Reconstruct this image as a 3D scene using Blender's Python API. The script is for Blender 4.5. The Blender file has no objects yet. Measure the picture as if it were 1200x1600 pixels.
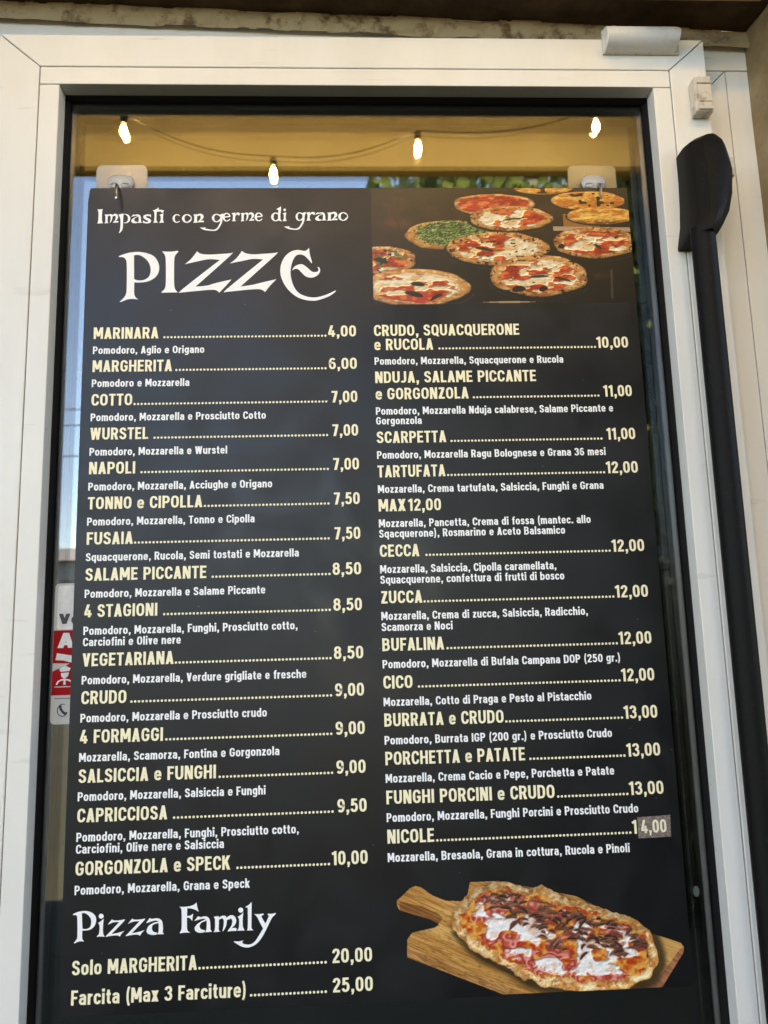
import bpy, bmesh, math, random
import numpy as np
from mathutils import Vector, Matrix
from mathutils.geometry import tessellate_polygon

# ------------------------------------------------------------------ camera, sky, sun, exposure
S = bpy.context.scene
C = S.collection
R = math.radians
cam_d = bpy.data.cameras.new('camera'); cam = bpy.data.objects.new('camera', cam_d); C.objects.link(cam)
cam_d.sensor_fit = 'VERTICAL'; cam_d.sensor_height = 32.0; cam_d.lens = 24.0      # 26 mm-equivalent phone lens
cam_d.clip_start = 0.02; cam_d.clip_end = 800
cam.matrix_world = Matrix(((0.998717, 0.020169, -0.046457, 0.323492), (-0.042678, -0.158718, -0.986401, -0.919841), (-0.027268, 0.987118, -0.157654, -0.574364), (0.000000, 0.000000, 0.000000, 1.000000)))
cam_d.dof.use_dof = True; cam_d.dof.focus_distance = .98; cam_d.dof.aperture_fstop = 6.2
S.camera = cam
world = bpy.data.worlds.new('World'); S.world = world; world.use_nodes = True
wn = world.node_tree.nodes; wl = world.node_tree.links
sky = wn.new('ShaderNodeTexSky'); sky.sky_type = 'NISHITA'; sky.sun_disc = False
SUN_EL, SUN_AZ = R(70), R(18)          # sun stands behind the building
sky.sun_elevation = SUN_EL; sky.sun_rotation = SUN_AZ; sky.air_density = 1.0; sky.dust_density = 0.05; sky.ozone_density = 1.5
wl.new(sky.outputs[0], wn['Background'].inputs[0]); wn['Background'].inputs[1].default_value = 0.15
sun_d = bpy.data.lights.new('sun', 'SUN'); sun = bpy.data.objects.new('sun', sun_d); C.objects.link(sun)
sun_d.energy = 5.0; sun_d.angle = R(0.5); sun_d.color = (1, .95, .86)
to_sun = Vector((math.sin(SUN_AZ)*math.cos(SUN_EL), math.cos(SUN_AZ)*math.cos(SUN_EL), math.sin(SUN_EL)))
sun.rotation_euler = (-to_sun).to_track_quat('-Z', 'Y').to_euler()
S.view_settings.view_transform = 'Standard'; S.view_settings.look = 'None'
S.view_settings.exposure = 2.6; S.view_settings.gamma = 1.0; S.view_settings.use_curve_mapping = False
S.view_settings.use_white_balance = True; S.view_settings.white_balance_temperature = 7750; S.view_settings.white_balance_tint = 15   # phone white balance for open shade
S.cycles.max_bounces = 10; S.cycles.transmission_bounces = 10; S.cycles.glossy_bounces = 6
S.cycles.caustics_reflective = False; S.cycles.caustics_refractive = False
S.cycles.use_adaptive_sampling = False
S.cycles.use_denoising = True
BULB_POWER = 230.0
random.seed(4); RNG = np.random.default_rng(7)
GROUND_Z = -2.10
# ------------------------------------------------------------------ helpers
def lin(r, g, b):
    f = lambda c: (c/255/12.92) if c/255 <= .04045 else ((c/255+.055)/1.055)**2.4
    return (f(r), f(g), f(b), 1)
MATS = {}
def mat(name, col, rough=.5, spec=.5, metal=0, var=0, scale=20, bump=0, bscale=80, col2=None, detail=6, stretch=None, coat=0, lo=.35, hi=.65, scuff=None, scuff2=None):
    if name in MATS: return MATS[name]
    m = bpy.data.materials.new(name); m.use_nodes = True; MATS[name] = m
    n, l = m.node_tree.nodes, m.node_tree.links; b = n['Principled BSDF']
    b.inputs['Roughness'].default_value = rough; b.inputs['Metallic'].default_value = metal
    b.inputs['Specular IOR Level'].default_value = spec; b.inputs['Coat Weight'].default_value = coat
    b.inputs['Base Color'].default_value = col
    tc = n.new('ShaderNodeTexCoord'); mp = n.new('ShaderNodeMapping'); l.new(tc.outputs['Object'], mp.inputs[0])
    if stretch: mp.inputs['Scale'].default_value = stretch
    if col2 is not None:
        t = n.new('ShaderNodeTexNoise'); t.inputs['Scale'].default_value = scale; t.inputs['Detail'].default_value = detail
        t.inputs['Roughness'].default_value = .65; l.new(mp.outputs[0], t.inputs['Vector'])
        rp = n.new('ShaderNodeValToRGB'); rp.color_ramp.elements[0].position = lo; rp.color_ramp.elements[1].position = hi
        rp.color_ramp.elements[0].color = col; rp.color_ramp.elements[1].color = col2
        l.new(t.outputs['Fac'], rp.inputs[0]); l.new(rp.outputs[0], b.inputs['Base Color'])
    for sf in (scuff, scuff2):
        if not sf: continue
        sc, st, thr, amt = sf
        mp2 = n.new('ShaderNodeMapping'); mp2.inputs['Scale'].default_value = st; l.new(tc.outputs['Object'], mp2.inputs[0])
        t3 = n.new('ShaderNodeTexNoise'); t3.inputs['Scale'].default_value = sc; t3.inputs['Detail'].default_value = 3; l.new(mp2.outputs[0], t3.inputs['Vector'])
        r3 = n.new('ShaderNodeValToRGB'); r3.color_ramp.elements[0].position = thr; r3.color_ramp.elements[1].position = thr+.06
        r3.color_ramp.elements[0].color = (1, 1, 1, 1); r3.color_ramp.elements[1].color = (1-amt, 1-amt*1.05, 1-amt*1.15, 1); l.new(t3.outputs['Fac'], r3.inputs[0])
        mx = n.new('ShaderNodeMixRGB'); mx.blend_type = 'MULTIPLY'; mx.inputs[0].default_value = 1
        src = b.inputs['Base Color'].links[0].from_socket; l.new(src, mx.inputs[1]); l.new(r3.outputs[0], mx.inputs[2]); l.new(mx.outputs[0], b.inputs['Base Color'])
    if bump:
        t2 = n.new('ShaderNodeTexNoise'); t2.inputs['Scale'].default_value = bscale; t2.inputs['Detail'].default_value = 5
        l.new(mp.outputs[0], t2.inputs['Vector'])
        bp = n.new('ShaderNodeBump'); bp.inputs['Strength'].default_value = bump; bp.inputs['Distance'].default_value = .002
        l.new(t2.outputs['Fac'], bp.inputs['Height']); l.new(bp.outputs[0], b.inputs['Normal'])
    return m
def obj(name, me, m=None, parent=None, loc=None):
    if isinstance(me, bmesh.types.BMesh):
        d = bpy.data.meshes.new(name); me.to_mesh(d); me.free(); me = d
    o = bpy.data.objects.new(name, me); C.objects.link(o)
    if m is not None and not me.materials: me.materials.append(m)
    if parent is not None: o.parent = parent
    if loc: o.location = loc
    return o
def empty(name, loc=(0, 0, 0)):
    o = bpy.data.objects.new(name, None); C.objects.link(o); o.location = loc; o.empty_display_size = .05; return o
def tag(o, label, cat, group=None):
    o['label'] = label; o['category'] = cat
    if group: o['group'] = group
    return o
def smooth(o, ang=40):
    for p in o.data.polygons: p.use_smooth = True
    try: o.data.set_sharp_from_angle(angle=R(ang))
    except Exception: pass
    return o
def prism_y(poly, y0, y1, bev=0.0):
    """solid with outline poly (x,z), from y0 (front, towards viewer) to y1"""
    bm = bmesh.new()
    a = [bm.verts.new((x, y0, z)) for x, z in poly]; b = [bm.verts.new((x, y1, z)) for x, z in poly]
    bm.faces.new(a); bm.faces.new(b[::-1]); n = len(poly)
    for i in range(n): bm.faces.new((a[i], b[i], b[(i+1) % n], a[(i+1) % n]))
    bmesh.ops.recalc_face_normals(bm, faces=bm.faces)
    if bev: bmesh.ops.bevel(bm, geom=list(bm.edges), offset=bev, segments=2, affect='EDGES', profile=.5)
    return bm
def box(x0, x1, y0, y1, z0, z1, bev=0.0):
    return prism_y([(x0, z0), (x1, z0), (x1, z1), (x0, z1)], y0, y1, bev)
def tube(pts, r, n=10, bm=None, cap=True):
    bm = bm or bmesh.new(); P = [Vector(p) for p in pts]; rs = r if isinstance(r, (list, tuple)) else [r]*len(P); rings = []
    for i, p in enumerate(P):
        t = (P[min(i+1, len(P)-1)]-P[max(i-1, 0)]).normalized()
        u = t.cross(Vector((0, 0, 1)) if abs(t.z) < .9 else Vector((1, 0, 0))).normalized(); w = t.cross(u)
        rings.append([bm.verts.new(p+rs[i]*(math.cos(k*2*math.pi/n)*u+math.sin(k*2*math.pi/n)*w)) for k in range(n)])
    for a, b in zip(rings, rings[1:]):
        for k in range(n): bm.faces.new((a[k], a[(k+1) % n], b[(k+1) % n], b[k]))
    if cap: bm.faces.new(rings[0][::-1]); bm.faces.new(rings[-1])
    bmesh.ops.recalc_face_normals(bm, faces=bm.faces)
    return bm
def lathe(prof, n=16, bm=None):
    bm = bm or bmesh.new(); rings = []
    for r, z in prof: rings.append([bm.verts.new((r*math.cos(k*2*math.pi/n), r*math.sin(k*2*math.pi/n), z)) for k in range(n)])
    for a, b in zip(rings, rings[1:]):
        for k in range(n): bm.faces.new((a[k], a[(k+1) % n], b[(k+1) % n], b[k]))
    bm.faces.new(rings[0][::-1]); bm.faces.new(rings[-1]); bmesh.ops.recalc_face_normals(bm, faces=bm.faces); return bm
def loft(secs, name, m, parent, sub=1):
    bm = bmesh.new(); rings = [[bm.verts.new(p) for p in s] for s in secs]; n = len(secs[0])
    for a, b in zip(rings, rings[1:]):
        for k in range(n): bm.faces.new((a[k], a[(k+1) % n], b[(k+1) % n], b[k]))
    bm.faces.new(rings[0][::-1]); bm.faces.new(rings[-1]); bmesh.ops.recalc_face_normals(bm, faces=bm.faces)
    return smooth(obj(name, bm, m, parent), 27)
# numpy value noise for the printed pictures and plaster relief
def vnoise(x, y, seed):
    xi = np.floor(x).astype(np.int64); yi = np.floor(y).astype(np.int64); xf = x-xi; yf = y-yi
    def h(a, b):
        k = (a*374761393+b*668265263+seed*974634777) & 0xffffffff
        k = ((k ^ (k >> 13))*1274126177) & 0xffffffff
        return ((k ^ (k >> 16)) & 0xffff)/65535.0
    u = xf*xf*(3-2*xf); v = yf*yf*(3-2*yf)
    return (h(xi, yi)*(1-u)+h(xi+1, yi)*u)*(1-v)+(h(xi, yi+1)*(1-u)+h(xi+1, yi+1)*u)*v
def fbm(x, y, seed, oct=4, gain=.5):
    s = 0; a = 1; t = 0
    for o in range(oct): s = s+a*vnoise(x*2**o+o*17.3, y*2**o+o*9.1, seed+o); t += a; a *= gain
    return s/t
def sstep(a, b, x):
    t = np.clip((x-a)/(b-a), 0, 1); return t*t*(3-2*t)

# ------------------------------------------------------------------ materials
M_white = mat('white_powder_coat', lin(232, 230, 224), .32, .5, col2=lin(222, 219, 211), scale=9, bump=.05, bscale=900, lo=.3, hi=.7, stretch=(1, 1, .35), scuff=(26, (.35, 1, 2.2), .68, .10), scuff2=(70, (.10, 1, 1.8), .70, .22))
M_joint = mat('joint_shadow', (.03, .028, .025, 1), .8)
M_rubber = mat('black_gasket_rubber', (.004, .004, .004, 1), .6, .15, bump=.2, bscale=300)
M_spacer = mat('spacer_black', (.012, .012, .012, 1), .35)
M_black = mat('black_handle_plastic', (.006, .0058, .0055, 1), .52, .12, col2=(.020, .017, .014, 1), scale=170, lo=.58, hi=.74, bump=.12, bscale=1500)
M_grime = mat('grimy_cream_plastic', lin(206, 196, 180), .5, .4, col2=lin(118, 92, 70), scale=60, lo=.50, hi=.72)
M_sensor = mat('sensor_plastic', lin(218, 216, 212), .35, .5, col2=lin(196, 188, 178), scale=60, lo=.5, hi=.8)
M_plaster = mat('flaking_plaster', lin(172, 154, 122), .9, .2, col2=lin(108, 88, 62), scale=30, bump=.8, bscale=160, detail=10, lo=.50, hi=.62)
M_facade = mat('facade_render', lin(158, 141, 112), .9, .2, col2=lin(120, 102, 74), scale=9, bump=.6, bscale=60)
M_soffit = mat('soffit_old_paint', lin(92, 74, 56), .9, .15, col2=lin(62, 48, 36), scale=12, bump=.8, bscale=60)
M_text = mat('white_print', lin(246, 246, 246), .45, .4)
M_cream = mat('cream_print', lin(250, 240, 202), .45, .4)
M_panel = mat('black_print_panel', lin(13, 14, 17), .36, .42, col2=lin(16, 17, 21), scale=6, bump=.02, bscale=700)
_n, _l = M_panel.node_tree.nodes, M_panel.node_tree.links        # handling smears and dust on the laminate
_t = _n.new('ShaderNodeTexNoise'); _t.inputs['Scale'].default_value = 13; _t.inputs['Detail'].default_value = 5; _t.inputs['Distortion'].default_value = .6
_r = _n.new('ShaderNodeMapRange'); _r.inputs['From Min'].default_value = .35; _r.inputs['From Max'].default_value = .7; _r.inputs['To Min'].default_value = .31; _r.inputs['To Max'].default_value = .46
_tc = _n.new('ShaderNodeTexCoord'); _l.new(_tc.outputs['Object'], _t.inputs['Vector']); _l.new(_t.outputs['Fac'], _r.inputs['Value']); _l.new(_r.outputs[0], _n['Principled BSDF'].inputs['Roughness'])
_v = _n.new('ShaderNodeTexVoronoi'); _v.inputs['Scale'].default_value = 34; _l.new(_tc.outputs['Object'], _v.inputs['Vector'])
_k = _n.new('ShaderNodeMath'); _k.operation = 'LESS_THAN'; _k.inputs[1].default_value = .024; _l.new(_v.outputs['Distance'], _k.inputs[0])
_m = _n.new('ShaderNodeMixRGB'); _m.inputs[2].default_value = (.10, .10, .10, 1); _l.new(_k.outputs[0], _m.inputs[0])
_l.new(_n['Principled BSDF'].inputs['Base Color'].links[0].from_socket, _m.inputs[1]); _l.new(_m.outputs[0], _n['Principled BSDF'].inputs['Base Color'])
M_edge = mat('panel_core', lin(60, 60, 60), .6)
M_dark = mat('dark_interior', (.010, .010, .009, 1), .9, .1)
M_steel = mat('steel_pin', (.45, .43, .40, 1), .28, .5, metal=1)
M_wood = mat('pale_board', lin(196, 170, 128), .7, .3, col2=lin(170, 140, 100), scale=6, stretch=(1, 12, 12))
# printed pictures: colour comes from the print's own point colours
M_print = bpy.data.materials.new('picture_print'); M_print.use_nodes = True
_n, _l = M_print.node_tree.nodes, M_print.node_tree.links
_a = _n.new('ShaderNodeAttribute'); _a.attribute_name = 'ink'; _l.new(_a.outputs['Color'], _n['Principled BSDF'].inputs['Base Color'])
_n['Principled BSDF'].inputs['Roughness'].default_value = .32
# real glass
M_glass = bpy.data.materials.new('window_glass'); M_glass.use_nodes = True
_b = M_glass.node_tree.nodes['Principled BSDF']
_b.inputs['Transmission Weight'].default_value = 1; _b.inputs['Roughness'].default_value = 0; _b.inputs['IOR'].default_value = 1.85
_b.inputs['Base Color'].default_value = (.93, .97, .95, 1)
M_clear = bpy.data.materials.new('clear_plastic'); M_clear.use_nodes = True
_b = M_clear.node_tree.nodes['Principled BSDF']
_b.inputs['Transmission Weight'].default_value = .90; _b.inputs['Roughness'].default_value = .22; _b.inputs['IOR'].default_value = 1.49
_b.inputs['Base Color'].default_value = (.78, .76, .68, 1)
M_bump = bpy.data.materials.new('clear_moulded_plastic'); M_bump.use_nodes = True
_b = M_bump.node_tree.nodes['Principled BSDF']
_b.inputs['Transmission Weight'].default_value = .55; _b.inputs['Roughness'].default_value = .10; _b.inputs['IOR'].default_value = 1.5
_b.inputs['Base Color'].default_value = (.95, .94, .9, 1)

# ------------------------------------------------------------------ the setting
def structure(o): o['kind'] = 'structure'; return o
bm = bmesh.new()
g = 400
vs = [bm.verts.new(p) for p in ((-g, -g, GROUND_Z), (g, -g, GROUND_Z), (g, 30, GROUND_Z), (-g, 30, GROUND_Z))]
bm.faces.new(vs)
structure(obj('ground', bm, mat('paving', (.044, .042, .028, 1), .9, .15, col2=(.034, .033, .021, 1), scale=1.3)))
# dark room behind the glass: five inner faces
YI = .30
bm = box(-1.6, 2.4, YI, 3.2, GROUND_Z+.01, .9)
ff = [f for f in bm.faces if f.calc_center_median().y < YI+.001]
bmesh.ops.delete(bm, geom=ff, context='FACES_ONLY')
structure(obj('interior_room', bm, M_dark))

# facade: wall blocks round the opening, peeling plaster edge over the door
YW = -.075                    # front of the wall; the door stands back in its recess
XR = .8905                   # right edge of the opening
XL = -.26
fac = tag(empty('facade', (.35, 0, GROUND_Z)), 'cream rendered wall with flaking paint along the lintel above the door', 'wall')
def fpart(name, bm, m):
    o = obj(name, bm, m, fac); o.matrix_parent_inverse = Matrix.Translation((-.35, 0, -GROUND_Z)); return o
fpart('wall_left', box(-4.5, XL, YW, .3, GROUND_Z, 3.8), M_facade)
fpart('wall_right', box(XR+.03, 5.2, YW, .3, GROUND_Z, 3.8), M_facade)
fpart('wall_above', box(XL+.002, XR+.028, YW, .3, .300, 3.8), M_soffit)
# rough right jamb of plaster with an uneven arris
def relief(nx, nz, fn):
    v = [fn(i/(nx-1), k/(nz-1)) for k in range(nz) for i in range(nx)]
    f = [(k*nx+i, k*nx+i+1, (k+1)*nx+i+1, (k+1)*nx+i) for k in range(nz-1) for i in range(nx-1)]
    me = bpy.data.meshes.new('relief'); me.from_pydata(v, [], f); me.update()
    for p in me.polygons: p.use_smooth = True
    return me
def jam(a, b):
    z = GROUND_Z+b*(2.36); y = .012+(YW-.012)*a
    r = float(fbm(np.array(z*9.), np.array(y*18.), 5, 4))-.5
    return (XR-.003+.014*r*(0.15+a)+.012*a, y, z)
fpart('plaster_reveal', relief(24, 240, jam), M_facade)
# peeling strip under the soffit (it runs slightly out of level)
def strip(a, b):
    x = XL+(XR+.02-XL)*a
    low = .2475-.0345*((x+.117)/.98); top = low+.0285
    n = float(fbm(np.array(x*42.), np.array(b*2.2), 11, 4))-.5; n2 = float(fbm(np.array(x*14.), np.array(b*1.2+3), 3, 3))-.5
    flake = .0022 if float(fbm(np.array(x*24.), np.array(b*1.5+9), 21, 4)) > .52 else 0.0
    z = low+(top-low)*b + (.0030*n if b < .12 else 0) + (.003*n2 if b > .9 else 0)
    return (x, .006-flake-.004*n2-.003*math.sin(b*math.pi), z)
fpart('flaking_edge', relief(420, 14, strip), M_plaster)
def soff(a, b):
    x = XL+(XR+.04-XL)*a; z0 = .2475-.0345*((x+.117)/.98)+.0285
    n = float(fbm(np.array(x*10.), np.array(b*6.), 31, 4))-.5
    return (x, .006+(YW-.006)*b, z0+.004*n-.001+(.30-z0)*max(0, b-.9)*6*.1)
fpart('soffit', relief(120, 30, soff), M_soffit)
tb = obj('trim_board', box(.715, .872, -.100, -.062, .2235, .2335, .002), M_wood)
tag(tb, 'pale wooden board fixed under the lintel at the top right', 'board')

# ------------------------------------------------------------------ fixed door frame
Yf = -.014; YFF = .012; X0_ = -.1153
frame = tag(empty('door_frame', (.35, .03, GROUND_Z)), 'white metal frame fixed in the wall beside the black handle', 'door frame')
def part(root, name, bm, m):
    o = obj(name, bm, m, root); o.matrix_parent_inverse = Matrix.Translation(-root.location); return o
zh = .1840
XD = .8172                  # clear of the leaf's edge
part(frame, 'head', prism_y([(XL+.01, .2100), (XD, .2100), (XD, zh), (XR-.001, zh), (XR-.001, .262), (XL+.01, .262)], YFF, .07, .0010), M_white)
part(frame, 'inner_jamb', prism_y([(XD, GROUND_Z), (.8562, GROUND_Z), (.8562, zh-.0016), (XD, zh-.0406)], YFF+.0006, .07, .0006), M_white)
part(frame, 'inner_head', prism_y([(XD, zh-.0394), (.8552, zh-.0012), (XD, zh-.0012)], YFF+.0006, .07, .0006), M_white)
part(frame, 'outer_jamb', box(.8574, XR-.001, YFF+.0003, .07, GROUND_Z, zh-.0012, .0008), M_white)
part(frame, 'left_jamb', box(XL+.01, X0_-.0012, YFF+.0003, .07, GROUND_Z, .2090, .0008), M_white)
part(frame, 'joint_backing', box(XD+.001, XR-.004, .03, .068, zh-.05, zh+.02), M_joint)

# ------------------------------------------------------------------ the door
X0, X1, ZT, ZB = -.1153, .8160, .2088, GROUND_Z+.02        # outer edges of the leaf
BX0, BX1, BZ = -.0625, .7655, .1627                          # line between profile and glazing bead
OX0, OX1, OZ = -.0370, .7412, .1378                          # glazed opening
BB, OB = ZB+.16, ZB+.19
door = tag(empty('glass_door', (.35, .02, ZB)), 'white framed glass door with black gaskets and a menu board hanging on it', 'door')
gp = .0006
dp = lambda n, bm, m: part(door, n, bm, m)
dp('stile', prism_y([(X0, ZB), (BX0-gp, ZB), (BX0-gp, BZ), (X0, ZT-.0012)], Yf, .045, .0012), M_white)
dp('stile', prism_y([(BX1+gp, ZB), (X1, ZB), (X1, ZT-.0012), (BX1+gp, BZ)], Yf, .045, .0012), M_white)
dp('top_rail', prism_y([(BX0+.0004, BZ+gp), (BX1-.0004, BZ+gp), (X1-.001, ZT), (X0+.001, ZT)], Yf+.0002, .045, .0012), M_white)
dp('bottom_rail', prism_y([(BX0+gp, ZB), (BX1-gp, ZB), (BX1-gp, BB-gp), (BX0+gp, BB-gp)], Yf+.0002, .045, .0012), M_white)
YG = .0165
dp('glazing_bead', box(BX0+gp, BX1-gp, Yf+.0004, YG-.008, OZ, BZ-gp, .0010), M_white)
dp('glazing_bead', box(BX0+gp, OX0, Yf+.0003, YG-.008, OB, OZ-.0012, .0010), M_white)
dp('glazing_bead', box(OX1, BX1-gp, Yf+.0003, YG-.008, OB, OZ-.0012, .0010), M_white)
dp('glazing_bead', box(BX0+gp, BX1-gp, Yf+.0004, YG-.008, BB+gp, OB-.0012, .0010), M_white)
for q in (box(BX0-.004, BX0+.004, .0, .03, ZB+.01, BZ-.002), box(BX1-.004, BX1+.004, .0, .03, ZB+.01, BZ-.002), box(X0+.01, X1-.01, .0, .03, BZ-.004, BZ+.004)):
    dp('joint_shadow', q, M_joint)
# rubber gaskets: wedge section between bead and pane
def gasket(horizontal, edge, sgn, a, b):
    sec = [(0, YG-.0081), (sgn*.0015, YG-.0075), (sgn*.0050, YG-.0035), (sgn*.0060, YG-.0004), (0, YG-.0004), (-sgn*.012, YG-.0004), (-sgn*.012, YG-.0081)]
    bm = bmesh.new()
    pos = (lambda t, d, y: (t, y, edge+d)) if horizontal else (lambda t, d, y: (edge+d, y, t))
    r0 = [bm.verts.new(pos(a, d, y)) for d, y in sec]; r1 = [bm.verts.new(pos(b, d, y)) for d, y in sec]
    bm.faces.new(r0); bm.faces.new(r1[::-1]); n = len(sec)
    for i in range(n): bm.faces.new((r0[i], r1[i], r1[(i+1) % n], r0[(i+1) % n]))
    bmesh.ops.recalc_face_normals(bm, faces=bm.faces); return bm
dp('gasket', gasket(True, OZ, -1, OX0-.002, OX1+.002), M_rubber)
dp('gasket', gasket(True, OB, 1, OX0-.002, OX1+.002), M_rubber)
dp('gasket', gasket(False, OX0, 1, OB+.006, OZ-.0065), M_rubber)
dp('gasket', gasket(False, OX1, -1, OB+.006, OZ-.0065), M_rubber)
dp('glass_pane', box(OX0-.010, OX1+.010, YG, YG+.004, OB-.010, OZ+.010), M_glass)
dp('glass_pane', box(OX0-.010, OX1+.010, YG+.020, YG+.024, OB-.010, OZ+.010), M_glass)
sp = .0125
for q in (box(OX0-.009, OX0+sp, YG+.0043, YG+.0197, OB+sp, OZ-sp-.001), box(OX1-sp, OX1+.009, YG+.0043, YG+.0197, OB+sp, OZ-sp-.001),
          box(OX0-.009, OX1+.009, YG+.0043, YG+.0197, OZ-sp, OZ+.009), box(OX0-.009, OX1+.009, YG+.0043, YG+.0197, OB-.009, OB+sp-.001)):
    dp('spacer_bar', q, M_spacer)
# hinge block on the door edge: body, pin cover, two end caps
h = dp('hinge', box(.7885, .8125, Yf-.017, Yf-.0003, .0900, .1400, .0022), M_grime)
def child_world(par, name, bm, m):
    o = obj(name, bm, m, par); return o
child_world(h, 'end_cap', box(.7915, .8110, Yf-.0195, Yf-.0165, .1290, .1385, .0012), M_grime)
child_world(h, 'end_cap', box(.7915, .8110, Yf-.0195, Yf-.0165, .0915, .1020, .0012), M_grime)
child_world(h, 'pin_cover', box(.7925, .8105, Yf-.0190, Yf-.0165, .1030, .1280, .0012), M_grime)
# black pull handle: a swept housing that the bar runs into
hd = dp('pull_handle', tube([(.7695, -.052, z) for z in np.linspace(-.088, -1.27, 14)], .0147, 20), M_black); smooth(hd)
def hsec(z, xl, xr, yf):
    return [(xl, Yf-.0002, z), (xl, (Yf+yf)*.5, z), (xl+.0035, yf+.010, z), (xl+.0150, yf, z), (xl+(xr-xl)*.55, yf-.0015, z), (xr-.012, yf+.002, z), (xr-.002, yf+.014, z), (xr, Yf-.0002, z)]
hs = loft([hsec(.0455, .779, .8125, -.044), hsec(.0440, .7745, .8150, -.049), hsec(.0335, .7632, .8175, -.056), hsec(.0150, .7632, .818, -.061),
           hsec(-.005, .7630, .819, -.064), hsec(-.040, .7615, .814, -.067), hsec(-.066, .7595, .806, -.070), hsec(-.084, .7560, .796, -.072), hsec(-.095, .7540, .789, -.072), hsec(-.098, .7545, .7865, -.071)], 'housing', M_black, hd)
child_world(hd, 'fixing_lug', box(.812, .824, -.044, -.024, -.010, .016, .002), M_grime)
loft([hsec(-1.262, .7600, .784, -.060), hsec(-1.27, .7570, .788, -.066), hsec(-1.30, .7600, .806, -.068), hsec(-1.36, .7630, .818, -.064), hsec(-1.40, .771, .815, -.053), hsec(-1.41, .786, .806, -.040)], 'housing', M_black, hd)

# white half-round contact sensor at the top of the door
sens = empty('door_sensor', (.7275, Yf, .2015))
prof = [(math.cos(t)*.0165, -math.sin(t)*.019-.004) for t in np.linspace(0, math.pi, 13)]
prof = [(.0165, -.0003)]+prof+[(-.0165, -.0003)]
bm = bmesh.new(); secs = []
for x, k in ((-.0505, .93), (-.0490, 1), (.0005, 1), (.0015, 1), (.0440, 1), (.0500, .97), (.0520, .90)):
    secs.append([bm.verts.new((x-(0 if x < .05 else (.5-z/.033)*.006), y*k, z*k)) for z, y in prof])
for a, b in zip(secs, secs[1:]):
    for i in range(len(prof)): bm.faces.new((a[i], a[(i+1) % len(prof)], b[(i+1) % len(prof)], b[i]))
bm.faces.new(secs[0][::-1]); bm.faces.new(secs[-1]); bmesh.ops.recalc_face_normals(bm, faces=bm.faces)
smooth(obj('cover', bm, M_sensor, sens), 30)
obj('base_plate', box(-.0515, .0525, -.0035, -.0002, -.0172, .0172, .0006), M_grime, sens)
tag(sens, 'white half round plastic sensor on the top rail of the door', 'sensor')

# ------------------------------------------------------------------ the menu board
PW, PH, PT = .700, .9733, .003
poster = empty('menu_board', (0, 0, 0))
tag(poster, 'black printed pizza menu board with cream lettering hanging on the glass door', 'menu board')
bm = bmesh.new()
# outline with a nibbled upper left corner
ol = [(.0016, 0), (.0030, -.0003)]
ol = [(.004, 0)]+[(PW, 0), (PW, -PH), (0, -PH), (0, -.016), (.0006, -.0145), (.0002, -.013), (.0012, -.011), (.0005, -.009), (.0016, -.0065), (.0008, -.005), (.0020, -.003), (.0022, -.001)]
pan = obj('panel', prism_y(ol, 0, PT), M_panel, poster)
E = 1e-5
Y_INK = -.00006
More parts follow.
